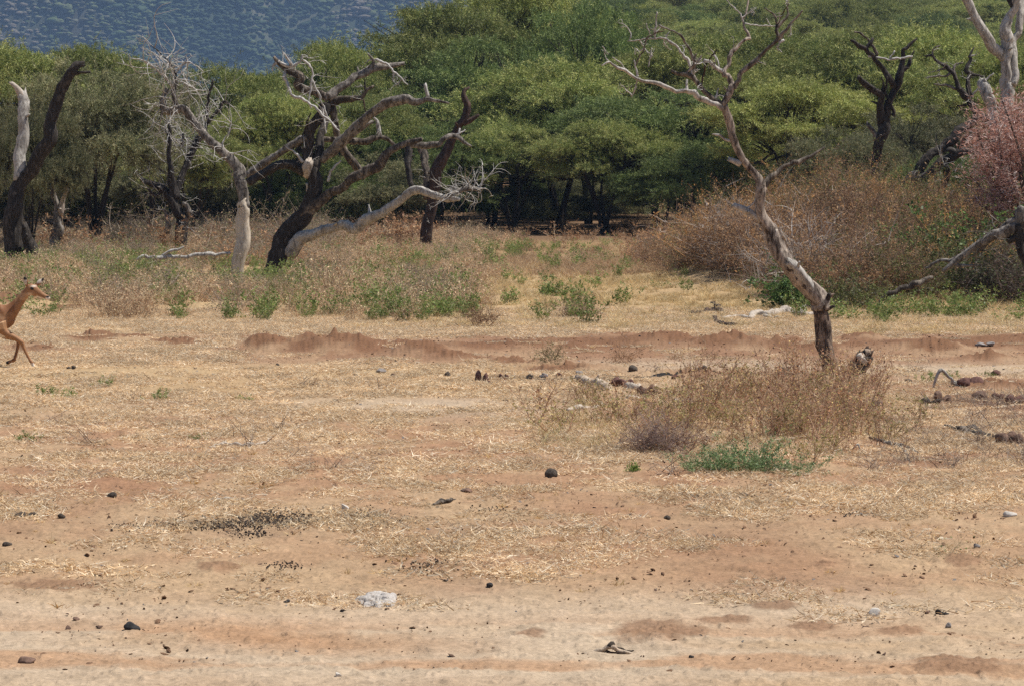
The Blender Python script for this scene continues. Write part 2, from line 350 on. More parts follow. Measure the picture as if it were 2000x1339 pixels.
#mm = stonemat('mountain_scrub', (.03, .042, .02), (.075, .072, .045), .018, .3, 3.)
tag(link('mountain', make_mesh('mountain', np.stack([mx_, my_, mz_], -1).reshape(-1, 3), F, M_far, cc.reshape(-1, 3))), kind='structure')
rng = np.random.default_rng(5)
def lump(rng, n=9):
    """uneven bush lump, unit size"""
    th = np.linspace(0, 2 * np.pi, n, endpoint=False); V = [(0, 0, 1.)]
    for z, r in ((.75, .62), (.35, 1.), (-.1, .85)):
        for a in th: V.append((r * math.cos(a), r * math.sin(a), z))
    V = np.array(V) * (1 + rng.normal(0, .16, (3 * n + 1, 1))); F = []
    for k in range(n):
        F.append((0, 1 + k, 1 + (k + 1) % n, 1 + (k + 1) % n))
        for l in range(2): F.append((1 + l * n + k, 1 + (l + 1) * n + k, 1 + (l + 1) * n + (k + 1) % n, 1 + l * n + (k + 1) % n))
    return V, np.array(F)
# ------------------------------------------------------------------ air
hb = MB(); x0, x1, y0, y1, z0, z1 = -9600, 9600, -9600, 9600, -8., 1300.
V = np.array([(x, y, z) for x in (x0, x1) for y in (y0, y1) for z in (z0, z1)])
hb.add(V, [(0, 1, 3, 2), (4, 6, 7, 5), (0, 4, 5, 1), (2, 3, 7, 6), (0, 2, 6, 4), (1, 5, 7, 3)])
hm = bpy.data.materials.new('haze'); hm.use_nodes = True; t = hm.node_tree; t.nodes.remove(t.nodes['Principled BSDF'])
pv = t.nodes.new('ShaderNodeVolumePrincipled'); pv.inputs['Color'].default_value = (.38, .60, 1.0, 1); pv.inputs['Density'].default_value = 0.00015; pv.inputs['Anisotropy'].default_value = .0
t.links.new(pv.outputs[0], t.nodes['Material Output'].inputs['Volume'])
tag(link('haze', hb.mesh('haze', hm, False)), kind='stuff')

# ------------------------------------------------------------------ live acacias
LEAFPAL = {'green': [(.165, .225, .07), (.12, .18, .055), (.22, .27, .09), (.30, .33, .13)],
           'olive': [(.135, .16, .08), (.17, .19, .105), (.10, .13, .062), (.23, .235, .14)],
           'deep': [(.11, .165, .055), (.13, .19, .065), (.175, .23, .08), (.085, .13, .045)],
           'yellow': [(.24, .285, .09), (.19, .245, .075), (.31, .34, .13), (.15, .205, .062)]}
def acacia(seed, kind, Rr=5., Ht=8., form='umbrella', n=70000, base=.32):
    """unit maker: returns trunk mesh and crown mesh; crown radius Rr, height Ht"""
    rng = np.random.default_rng(seed); pads = []; nb_ = {'umbrella': 3800, 'dome': 4400, 'tiered': 4200}[form]
    npad = {'umbrella': 40, 'dome': 60, 'tiered': 56}[form]
    for k in range(npad):
        r = Rr * math.sqrt(rng.uniform(0, 1)) * .92; th = rng.uniform(0, 6.283); f = r / Rr
        if form == 'umbrella': z = Ht * (.93 - .24 * f * f) - rng.choice([0, .10, .22], p=[.55, .27, .18]) * Ht
        elif form == 'tiered': z = Ht * (.94 - .30 * f ** 2) - rng.choice([0, .15, .3, .45], p=[.36, .26, .22, .16]) * Ht
        else: z = Ht * (base + .08 + (.86 - base) * math.sqrt(max(0, 1 - f * f)) * rng.uniform(.35, 1.0) ** .6)
        z += rng.normal(0, .022) * Ht; r *= rng.uniform(.9, 1.14)
        pads.append((r * math.cos(th), r * math.sin(th), z, Rr * (rng.choice([.11, .17, .24, .31]) if form == 'dome' else rng.choice([.14, .24, .34, .42])) * rng.uniform(.85, 1.15), rng.uniform(.13, .25) if form != 'dome' else rng.uniform(.45, .75)))
    pads = np.array(pads); area = pads[:, 3] ** 2; cnt = np.maximum(6, (nb_ * area / area.sum()).astype(int))
    pid = np.repeat(np.arange(len(pads)), cnt); m = len(pid); pp = pads[pid]
    d = rng.normal(size=(m, 3)); d /= np.linalg.norm(d, axis=1)[:, None]; d[:, 2] = np.where(rng.uniform(0, 1, m) < .72, np.abs(d[:, 2]), d[:, 2])
    st = pp[:, :3] + d * (rng.uniform(.25, .85, m) * pp[:, 3])[:, None] * np.stack([np.ones(m), np.ones(m), pp[:, 4]], 1)
    out = d * (1, 1, .7) + np.stack([pp[:, 0], pp[:, 1], np.zeros(m)], 1) / Rr * .7 + rng.normal(0, .42, (m, 3)); out[:, 2] = out[:, 2] * (1 if form == 'dome' else .62) + (.32 if form == 'dome' else .2); out /= np.linalg.norm(out, axis=1)[:, None]
    Lb = rng.uniform(.35, .95, m) * (1 + .6 * (rng.uniform(size=m) < .08)); bb = rng.normal(0, .3, (m, 3)); bb[:, 2] -= .28
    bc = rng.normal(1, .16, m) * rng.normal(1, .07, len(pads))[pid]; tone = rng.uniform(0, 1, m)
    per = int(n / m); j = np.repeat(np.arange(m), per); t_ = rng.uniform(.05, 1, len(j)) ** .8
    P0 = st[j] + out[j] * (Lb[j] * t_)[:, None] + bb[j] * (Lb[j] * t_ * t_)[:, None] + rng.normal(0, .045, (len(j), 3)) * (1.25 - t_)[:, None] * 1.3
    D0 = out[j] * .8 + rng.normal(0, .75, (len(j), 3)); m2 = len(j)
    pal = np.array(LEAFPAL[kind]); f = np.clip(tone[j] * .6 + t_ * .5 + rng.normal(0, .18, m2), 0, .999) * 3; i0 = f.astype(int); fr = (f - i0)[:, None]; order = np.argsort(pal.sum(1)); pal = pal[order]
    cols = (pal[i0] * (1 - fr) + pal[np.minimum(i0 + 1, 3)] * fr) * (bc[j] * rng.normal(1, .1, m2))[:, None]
    Ls = rng.uniform(.08, .20, m2); bend = rng.normal(0, .25, (m2, 3)); bend[:, 2] -= .1
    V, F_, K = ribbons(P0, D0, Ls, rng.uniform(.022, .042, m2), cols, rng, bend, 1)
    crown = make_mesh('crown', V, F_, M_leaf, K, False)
    mb = MB(); ns = rng.integers(3, 6); stems = []
    for k in range(ns):
        th = 6.283 * k / ns + rng.uniform(-.5, .5); sp = Rr * rng.uniform(.18, .4); h = Ht * rng.uniform(.5, .62) if form != 'dome' else Ht * .6
        p = [(.12 * math.cos(th), .12 * math.sin(th), -.3), (sp * .25 * math.cos(th), sp * .25 * math.sin(th), h * .3), (sp * .65 * math.cos(th + .2), sp * .65 * math.sin(th + .2), h * .68), (sp * math.cos(th), sp * math.sin(th), h)]
        r0 = .16 * Rr / 5 * rng.uniform(.7, 1.2); mb.add(*tube(p, [r0, r0 * .8, r0 * .6, r0 * .4], rng, 7, .1, step=3)); stems.append(np.array(p[-1])); stems.append(np.array(p[2]))
    for (x, y, z, pr, fl) in pads:
        e = np.array((x, y, z - pr * fl * .3)); s = min(stems, key=lambda q: np.linalg.norm((q - e) * (1, 1, .5)))
        md = (s + e) / 2 + rng.normal(0, .25, 3) + (0, 0, -.15); mb.add(*tube([s, md, e], [.07 * Rr / 5, .05 * Rr / 5, .02], rng, 5, .1, step=5))
        for q in range(5):
            e2 = e + rng.normal(0, 1, 3) * (pr * .6, pr * .6, pr * fl * .3); mb.add(*tube([md, (md + e2) / 2 + rng.normal(0, .1, 3), e2], [.03, .022, .01], rng, 4, .1, step=9))
    return mb.mesh('trunk', B_live), crown
PROTO = {}
for key, seed, kind, Rr, Ht, form, n in (
        ('umb_green', 11, 'green', 5., 8., 'umbrella', 140625), ('umb_yellow', 12, 'yellow', 5., 8., 'umbrella', 140625), ('tier_green', 13, 'green', 5., 8., 'tiered', 159375),
        ('tier_deep', 14, 'deep', 5., 8., 'tiered', 159375), ('dome_olive', 15, 'olive', 5., 8., 'dome', 178125), ('dome_green', 16, 'green', 5., 8., 'dome', 168750),
        ('dome_yellow', 17, 'yellow', 5., 8., 'dome', 168750), ('dome_deep', 18, 'deep', 5., 8., 'dome', 168750)):
    PROTO[key] = acacia(seed, kind, Rr, Ht, form, n, .12 if form == 'dome' else .3)
def tree(key, px, top, D, wpx, rz, label, name='acacia_tree', sink=0):
    X = (px - CX) * D / FPX; z = float(hill(X, D)); zt = P(px, top, D)[2]; h = zt - z
    rw = wpx * (.5 if 'dome' in key and px < 400 else .61) * D / FPX
    r = empty(name, (X, D, z), label, 'tree', 'acacia trees of the woodland'); r.rotation_euler = (0, 0, rz); r.scale = (rw / 5., rw / 5., h / 8.)
    tr, cr = PROTO[key]; link('trunk', tr, r); link('crown', cr, r)
    return r
TREES = [
    ('dome_olive', 185, 118, 92, 360, .4, 'greyish green bushy acacia between the charred forked snag and the twiggy dead tree'),
    ('dome_olive', 60, 190, 84, 210, 2.4, 'grey green thicket tree directly behind the forked snag at the left edge'),
    ('umb_green', 10, 92, 118, 300, 1.1, 'dark green acacia rising behind the snag in the far left corner'),
    ('umb_green', 175, 98, 135, 260, 2.1, 'flat topped acacia whose top peeks over the greyish bushy one at left'),
    ('dome_olive', 300, 130, 110, 200, 3.0, 'olive acacia behind the silver twigs of the leaning dead tree'),
    ('tier_green', 470, 140, 128, 260, .2, 'layered acacia filling the gap left of the big black dead tree'),
    ('umb_green', 540, 190, 118, 220, 1.7, 'low spreading acacia behind the trunk of the big black dead tree'),
    ('umb_green', 660, 88, 145, 210, .9, 'bright green flat acacia against the mountain, above the dead tree branches'),
    ('umb_yellow', 780, 120, 150, 200, .1, 'small acacia in front of the mountain, right of the bright green one'),
    ('tier_green', 700, 190, 125, 260, 4.4, 'acacia seen through the middle of the black dead branches'),
    ('umb_green', 850, 18, 150, 330, 2.6, 'tall acacia with a shelf of foliage reaching left across the mountain'),
    ('tier_deep', 960, 70, 138, 320, 3.5, 'shaded dark acacia under the tall shelf crowned one'),
    ('umb_yellow', 1010, -35, 160, 330, 1.2, 'tall pale green acacia at top centre beside the mountain edge'),
    ('tier_deep', 1150, -10, 150, 250, .5, 'dark flat acacia standing above the centre of the wood'),
    ('tier_deep', 860, 230, 122, 200, 5.1, 'low shady acacia just right of the red brown dead trunk'),
    ('tier_green', 1090, 130, 132, 330, 2.0, 'broad acacia in the middle of the wood with feathery yellow tips'),
    ('umb_green', 1000, 250, 124, 240, 4.9, 'dark multi stemmed acacia over the brown grass in the centre'),
    ('tier_deep', 1290, 165, 126, 330, .0, 'acacia left of the bare front tree with low dark drooping foliage'),
    ('umb_yellow', 1330, 95, 140, 330, 5.5, 'light green acacia behind the long left branch of the bare tree'),
    ('umb_green', 1180, 240, 121, 230, 1.4, 'acacia on three slanting black stems above the red grass'),
    ('dome_deep', 1360, 270, 118, 230, 3.3, 'low bushy dark acacia at the left end of the brown thicket'),
    ('umb_yellow', 1560, 160, 118, 340, .8, 'flat crowned acacia with several thin dark stems right of the bare tree'),
    ('tier_green', 1450, 60, 145, 330, 3.9, 'green acacia behind the upper fork of the bare front tree'),
    ('tier_green', 1680, 70, 140, 330, 2.7, 'broad green acacia behind the small charred tree'),
    ('dome_olive', 1790, 205, 108, 250, 1.9, 'dull grey green bush tree right of the charred tree'),
    ('dome_olive', 1650, 250, 104, 200, 5.9, 'low olive bush tree at the foot of the charred tree'),
    ('umb_green', 1830, 60, 135, 330, .3, 'rich green acacia behind the twisted dead branches'),
    ('tier_green', 1960, 90, 122, 300, 4.2, 'green acacia behind the tall pale dead tree on the right edge'),
    ('dome_deep', 1850, 290, 98, 200, 2.2, 'dark low bush tree behind the fallen black logs'),
    ('umb_green', 370, 260, 105, 220, 2.9, 'shaded acacia behind the lower trunk of the dark twiggy tree'),
]
for tr_ in TREES: tree(*tr_)
def scatter(name, pts, rots, scales, protos, label, cat, idx=None, group=None):
    """one uncountable mass: instances of small plant meshes on points"""
    col = bpy.data.collections.new(name + '_kinds')
    for k, me in enumerate(protos):
        if isinstance(me, tuple): me = me[-1]
        ob = bpy.data.objects.new('%s_kind_%02d' % (name, k), me); col.objects.link(ob)
    n = len(pts); me = bpy.data.meshes.new(name); me.vertices.add(n); me.vertices.foreach_set('co', np.asarray(pts, np.float32).ravel())
    rng = np.random.default_rng(n)
    a = me.attributes.new('rot', 'FLOAT_VECTOR', 'POINT'); a.data.foreach_set('vector', np.asarray(rots, np.float32).ravel())
    a = me.attributes.new('scl', 'FLOAT_VECTOR', 'POINT'); a.data.foreach_set('vector', np.asarray(scales, np.float32).ravel())
    a = me.attributes.new('idx', 'INT', 'POINT'); a.data.foreach_set('value', (rng.integers(0, len(protos), n) if idx is None else np.asarray(idx)).astype(np.int32))
    o = link(name, me); g = bpy.data.node_groups.new(name, 'GeometryNodeTree')
    g.interface.new_socket('Geometry', in_out='INPUT', socket_type='NodeSocketGeometry'); g.interface.new_socket('Geometry', in_out='OUTPUT', socket_type='NodeSocketGeometry')
    gi = g.nodes.new('NodeGroupInput'); go = g.nodes.new('NodeGroupOutput'); ip = g.nodes.new('GeometryNodeInstanceOnPoints'); ci = g.nodes.new('GeometryNodeCollectionInfo')
    ci.inputs['Collection'].default_value = col; ci.inputs['Separate Children'].default_value = True; ci.inputs['Reset Children'].default_value = True
    ip.inputs['Pick Instance'].default_value = True
    def att(nm, ty):
        q = g.nodes.new('GeometryNodeInputNamedAttribute'); q.data_type = ty; q.inputs['Name'].default_value = nm
        return [s for s in q.outputs if s.enabled and s.name == 'Attribute'][0] if any(s.enabled and s.name == 'Attribute' for s in q.outputs) else q.outputs[0]
    g.links.new(gi.outputs[0], ip.inputs['Points']); g.links.new(ci.outputs[0], ip.inputs['Instance'])
    g.links.new(att('rot', 'FLOAT_VECTOR'), ip.inputs['Rotation']); g.links.new(att('scl', 'FLOAT_VECTOR'), ip.inputs['Scale']); g.links.new(att('idx', 'INT'), ip.inputs['Instance Index'])
    g.links.new(ip.outputs[0], go.inputs[0]); md = o.modifiers.new('scatter', 'NODES'); md.node_group = g
    return tag(o, label, cat, group, 'stuff')
# far wood on the rising ground
rng = np.random.default_rng(77); pts = []; sc = []
for D in np.arange(165, 620, 17):
    half = D * .22; x = -half
    while x < half:
        xx = x + rng.uniform(-1.5, 1.5); yy = D + rng.uniform(-7, 7); ppx = CX + FPX * xx / yy
        hgt = rng.uniform(6.5, 9.5) * (1.0 if ppx > 780 else .72 if ppx < 700 else .8); 
        pts.append((xx, yy, float(hill(np.array(xx), np.array(yy))) - .3)); s = rng.uniform(.85, 1.25); sc.append((s, s, hgt / 8)); x += 5.6 * (1 + D / 900)
pts = np.array(pts); ppx = CX + FPX * pts[:, 0] / pts[:, 1]
keep = ~((pts[:, 1] > 330) & (ppx < 900)); pts = pts[keep]; sc = np.array(sc)[keep]
rot = np.zeros((len(pts), 3)); rot[:, 2] = rng.uniform(0, 6.28, len(pts))
scatter('far_wood', pts, rot, sc, [PROTO[k] for k in ('tier_green', 'umb_yellow', 'umb_green', 'dome_yellow', 'umb_green', 'tier_deep')], 'far acacia canopy climbing the slope behind the front trees', 'woodland')
rng = np.random.default_rng(5); nb = 170000; bx = rng.uniform(-700, 760, nb); by = rng.uniform(2450, 3300, nb); bz = mount_z(bx, by)
tone_ = np.clip(sstep(.36, .62, fbm((bx + by * .5) / 170, by / 380, 89, 3)) * .75 + .45 * sstep(.36, .62, fbm(bx / 42, by / 60, 87, 4)) - .12 + rng.normal(0, .15, nb), 0, .999)
kp = (rng.uniform(0, 1, nb) < .45 + .8 * tone_); bx = bx[kp]; by = by[kp]; bz = bz[kp]; tone_ = tone_[kp]; nb = len(bx)
def bushlump(seed, c):
    r_ = np.random.default_rng(seed); V_, F_ = lump(r_, 7); mb = MB(); mb.add(V_, F_, c); return mb.mesh('bush', M_far, True)
bp = [bushlump(900 + k, c) for k, c in enumerate([(.14, .12, .09), (.11, .11, .066), (.095, .115, .048), (.064, .09, .035), (.042, .065, .028), (.026, .044, .02)])]
s_ = rng.uniform(1.6, 4.2, nb) * np.where(rng.uniform(size=nb) < .05, 1.7, 1); rot = np.zeros((nb, 3)); rot[:, 2] = rng.uniform(0, 6.28, nb)
scatter('mountain_bush', np.stack([bx, by, bz], 1), rot, np.stack([s_, s_, s_ * rng.uniform(.45, .9, nb)], 1), bp, 'bushes and small trees covering the hazy mountain slope', 'bushland', (tone_ * 6).astype(int))
rng = np.random.default_rng(82); nU = 12; Y = rng.uniform(126, 165, nU); X = rng.uniform(-.03, .05, nU) * Y; s = rng.uniform(.22, .42, nU); rot = np.zeros((nU, 3)); rot[:, 2] = rng.uniform(0, 6.28, nU)
scatter('gap_bushes', np.stack([X, Y, hill(X, Y) - .2], 1), rot, np.stack([s, s, s * .9], 1), [PROTO['dome_olive'], PROTO['dome_deep']], 'dim low bushes between the black trunks at the centre', 'bushes')
rng = np.random.default_rng(79); nU = 210; Y = rng.uniform(118, 172, nU); X = rng.uniform(-.24, -.05, nU) * Y
s = rng.uniform(.32, .62, nU); rot = np.zeros((nU, 3)); rot[:, 2] = rng.uniform(0, 6.28, nU)
scatter('bush_belt', np.stack([X, Y, hill(X, Y) - .2], 1), rot, np.stack([s, s, s * .95], 1), [PROTO['dome_olive'], PROTO['dome_deep']], 'dense shady bushes closing the gaps between acacia trunks', 'bushes')
# shaded undergrowth beneath the wood
rng = np.random.default_rng(78); nU = 170; Y = rng.uniform(150, 215, nU); X = rng.uniform(-.24, .24, nU) * Y
s = rng.uniform(.16, .36, nU); rot = np.zeros((nU, 3)); rot[:, 2] = rng.uniform(0, 6.28, nU)
scatter('undergrowth', np.stack([X, Y, hill(X, Y) - .1], 1), rot, np.stack([s * 1.3, s * 1.3, s], 1), [PROTO['dome_olive'], PROTO['dome_deep']], 'low dim scrub under the acacia trees', 'scrub')
# ------------------------------------------------------------------ dead trees
def dead(name, base, D, branches, label, cat='dead tree', group='dead trees', seed=1, twigs=None, twigmat=None, lay=False):
    """branches: (part name, material, [(px, py, radius px)...], drift m, jag)"""
    rng = np.random.default_rng(seed); X = (base[0] - CX) * D / FPX; z = float(ground_z(X, D)); O = np.array([X, D, z])
    root = empty(name, O, label, cat, group); s = D / FPX; placed = []
    for k, br in enumerate(branches):
        nm, mat, pts = br[:3]; drift = br[3] if len(br) > 3 else None; jag = br[4] if len(br) > 4 else 0
        pts = np.array([(p[0], p[1], p[2]) for p in pts], float); L = np.linalg.norm(np.diff(pts[:, :2], axis=0), axis=1); cl = np.concatenate([[0], np.cumsum(L)]) * s
        d0 = 0.
        if placed:
            A = np.vstack(placed); q = np.argmin(np.hypot(A[:, 0] - pts[0, 0], A[:, 1] - pts[0, 1])); d0 = A[q, 2]
            if drift is None: drift = rng.uniform(-.38, .38)
        else: drift = drift or 0.
        dep = d0 + drift * cl; W = np.array([P(p[0], p[1], D + e) for p, e in zip(pts, dep)])
        if lay: W = np.array([G(p[0], p[1]) + (0, 0, p[2] * s * .7) for p in pts])
        elif not placed: W[0, 2] = min(W[0, 2], float(ground_z(W[0, 0], W[0, 1])) - .08)
        t = np.linspace(0, 1, 24); ii = t * (len(pts) - 1); placed.append(np.stack([np.interp(ii, range(len(pts)), pts[:, 0]), np.interp(ii, range(len(pts)), pts[:, 1]), np.interp(ii, range(len(pts)), dep)], 1))
        r = pts[:, 2] * s * (1.32 if lay else .83); mb = MB(); rr0 = r.mean() / s
        mb.add(*tube(W - O, r, rng, 14 if rr0 > 6 else 8 if rr0 > 3 else 5, (.16 if rr0 > 4 else .16), jag, .24 if rr0 > 5 else .42, .7 if rr0 > 6 else 1.4))
        if rr0 > 3 and len(pts) > 3:                      # knots and snapped twig stubs
            for q in range(rng.integers(0, 3)):
                u = rng.uniform(.15, .9) * (len(pts) - 1); a = int(u); c = W[a] + (W[a + 1] - W[a]) * (u - a); rq = r[a]
                dv = rng.normal(size=3); dv[2] = abs(dv[2]) * .6; dv /= np.linalg.norm(dv)
                mb.add(*tube([c - O, c - O + dv * rq * 1.2, c - O + dv * rq * rng.uniform(1.6, 3)], [rq * .4, rq * .3, rq * .12], rng, 6, .1, .5))
        link(nm, mb.mesh(nm, mat), root)
    if twigs:
        mb = MB(); few = sum(q[4] for q in twigs) <= 40
        for (x0, y0, x1, y1, n, L0, L1) in twigs:         # tangles of fine twigs inside a box of the crown
            A = np.vstack(placed); inb = (A[:, 0] > x0) & (A[:, 0] < x1) & (A[:, 1] > y0) & (A[:, 1] < y1); A = A[inb] if inb.any() else A[-5:]
            for k in range(n):
                p = A[rng.integers(len(A))]; c = P(p[0], p[1], D + p[2]) - O; d = rng.normal(size=3) + (0, 0, .3); d /= np.linalg.norm(d)
                Lg = rng.uniform(L0, L1); q = [c]; m = 5
                for e in range(m): d = d + rng.normal(0, .33, 3); d /= np.linalg.norm(d); q.append(q[-1] + d * Lg / m)
                r0 = .006 + .005 * Lg; mb.add(*tube(q, np.linspace(r0 * 1.3, .004, m + 1), rng, 4, .05, 0, .2, 14))
                for e in range(rng.integers(2, 5)):
                    c2 = q[rng.integers(1, m)]; d2 = d + rng.normal(0, .9, 3); d2 /= np.linalg.norm(d2); l2 = Lg * rng.uniform(.2, .5)
                    mb.add(*tube([c2, c2 + d2 * l2 * .5 + rng.normal(0, .04, 3), c2 + d2 * l2], [r0 * .7, r0 * .5, .003], rng, 3, .05, 0, .2, 20))
                if few: link('twig', mb.mesh('twig', twigmat or B_twig), root); mb = MB()
        if not few: link('twigs', mb.mesh('twigs', twigmat or B_twig), root)
    return root
b = 'branch'
dead('dead_tree', (1622, 735), 33, [
    ('trunk', B_char, [(1626, 738, 20), (1617, 700, 19), (1608, 660, 21), (1606, 625, 21.5), (1604, 596, 19), (1598, 580, 15)]),
    ('trunk', B_front, [(1604, 605, 18), (1600, 588, 20.5), (1578, 557, 20), (1552, 525, 22), (1522, 490, 21), (1505, 462, 18), (1493, 438, 13), (1484, 410, 10), (1486, 378, 11), (1488, 360, 12), (1474, 343, 10), (1456, 320, 9), (1441, 300, 8.5), (1433, 270, 8), (1428, 248, 8), (1420, 222, 8), (1412, 205, 8.5)]),
    (b, B_pale, [(1412, 212, 7), (1395, 204, 6.5), (1370, 190, 6), (1345, 180, 6), (1320, 176, 5), (1290, 167, 4.5), (1250, 155, 4), (1225, 142, 3.5), (1205, 131, 3), (1190, 122, 2.5), (1176, 129, 1.5)], -.3),
    (b, B_mid, [(1412, 206, 7), (1390, 193, 6), (1372, 170, 6.5), (1352, 152, 6), (1330, 144, 4.5), (1312, 138, 3)], .3),
    (b, B_pale, [(1357, 154, 4.5), (1346, 125, 4), (1330, 101, 3.2), (1312, 84, 3), (1298, 76, 2.6), (1275, 75, 2), (1250, 78, 1.8), (1226, 81, 1.2)], .2),
    (b, B_grey, [(1357, 137, 4.5), (1354, 112, 3.6), (1343, 92, 3), (1332, 72, 2.8), (1312, 60, 2.4), (1287, 50, 1.5)], -.4),
    (b, B_front, [(1334, 149, 4), (1350, 134, 3.8), (1357, 116, 3), (1360, 106, 1.5)]), (b, B_front, [(1352, 135, 3.5), (1364, 118, 3), (1370, 109, 1.5)]),
    (b, B_twig, [(1279, 74, 2.6), (1281, 50, 2.4), (1283, 23, 1.6)]), (b, B_twig, [(1272, 72, 1.5), (1266, 58, 1.4), (1262, 46, 1)]), (b, B_twig, [(1273, 94, 1.6), (1270, 112, 1.6), (1266, 131, 1.2)]),
    (b, B_twig, [(1298, 78, 1.8), (1303, 70, 1.6), (1307, 62, 1)]), (b, B_twig, [(1228, 81, 1.4), (1233, 73, 1)]), (b, B_twig, [(1245, 147, 2.6), (1243, 165, 2), (1234, 190, 1.2)]),
    (b, B_twig, [(1245, 152, 2.4), (1243, 135, 2.2), (1238, 118, 1.8)]), (b, B_red, [(1242, 128, 1.8), (1248, 112, 1.8), (1258, 97, 1.8), (1262, 78, 2), (1278, 66, 1.8), (1298, 60, 1.2)], .5),
    (b, B_red, [(1370, 167, 2), (1374, 148, 2), (1380, 125, 2), (1392, 108, 1.8), (1400, 97, 1)], -.4), (b, B_twig, [(1397, 194, 2.6), (1404, 172, 1.6)]),
    (b, B_pale, [(1342, 180, 4), (1341, 168, 3.6), (1341, 156, 3)]), (b, B_twig, [(1225, 143, 2.2), (1216, 128, 1.6), (1205, 118, 1.5), (1196, 112, 1)]), (b, B_twig, [(1192, 124, 1.8), (1183, 112, 1.2), (1180, 104, .8)]),
    (b, B_front, [(1412, 207, 8.5), (1419, 192, 8), (1427, 180, 8), (1433, 170, 8)], .1),
    (b, B_front, [(1433, 172, 7), (1423, 152, 5.5), (1415, 141, 6), (1422, 125, 5), (1428, 106, 4.6), (1438, 92, 4.2), (1455, 79, 3.8), (1464, 74, 3.8), (1456, 60, 3), (1452, 40, 2.6), (1458, 18, 2), (1464, -14, 1.4)], .3),
    (b, B_pale, [(1415, 143, 5), (1400, 133, 4.2), (1385, 122, 3.8), (1376, 119, 3.6)], -.5, .5), (b, B_twig, [(1452, 44, 2), (1445, 26, 1.8), (1430, 12, 1.3), (1419, 0, .9)]),
    (b, B_twig, [(1454, 46, 1.6), (1480, 50, 1.5), (1514, 51, 1.5)], .2), (b, B_twig, [(1505, 51, 1.6), (1497, 36, 1)]),
    (b, B_grey, [(1433, 172, 7), (1440, 160, 6.5), (1450, 144, 5.5), (1465, 128, 5.5), (1485, 109, 5), (1505, 91, 4.5), (1521, 75, 4.6), (1531, 63, 3.8), (1545, 46, 3), (1568, 21, 2)], -.3),
    (b, B_mid, [(1521, 74, 4.4), (1516, 57, 3.8), (1517, 45, 2.8), (1513, 31, 2), (1495, 16, 1.2)]), (b, B_mid, [(1518, 54, 3.8), (1530, 41, 3.3), (1540, 28, 2.6), (1537, 16, 2)]),
    (b, B_twig, [(1521, 84, 3.6), (1532, 78, 3)]), (b, B_red, [(1518, 48, 1.6), (1530, 24, 1.4), (1541, 8, .8)]),
    (b, B_mid, [(1489, 366, 9), (1500, 352, 7), (1520, 335, 6), (1545, 318, 5.5), (1560, 315, 5), (1582, 307, 4.2), (1611, 287, 2.4)], .4),
    (b, B_pale, [(1486, 432, 9), (1470, 417, 8), (1456, 410, 7.5), (1446, 405, 6.5), (1432, 402, 5)], -.3, .8), (b, B_twig, [(1460, 408, 2.4), (1470, 398, 1.8), (1478, 388, 1.2)]),
    (b, B_pale, [(1428, 276, 4.5), (1416, 272, 3.6), (1402, 264, 3), (1391, 262, 1.8)]), (b, B_pale, [(1446, 320, 7), (1434, 316, 6), (1424, 311, 5)], -.2, .4),
    (b, B_white, [(1508, 478, 14), (1514, 462, 9), (1517, 449, 4)], -.2, .4), (b, B_pale, [(1588, 572, 13), (1568, 545, 15), (1552, 520, 14), (1541, 508, 9)], -.5, .5),
    (b, B_dark, [(1604, 590, 9), (1616, 582, 7), (1620, 574, 3)], -.6, .8), (b, B_dark, [(1612, 606, 6), (1624, 601, 4), (1630, 599, 2.5)], -.3, .5)],
    'bare crooked dead tree with patchy bark standing alone at right of the clearing', seed=3, twigs=[(1180, 60, 1420, 200, 16, .12, .35), (1420, 0, 1560, 120, 8, .12, .3)])
def Z(u, v): return 480 + .3733 * u, 60 + .3733 * v
def zz(l, f=Z): return [(*f(u, v), r) for u, v, r in l]
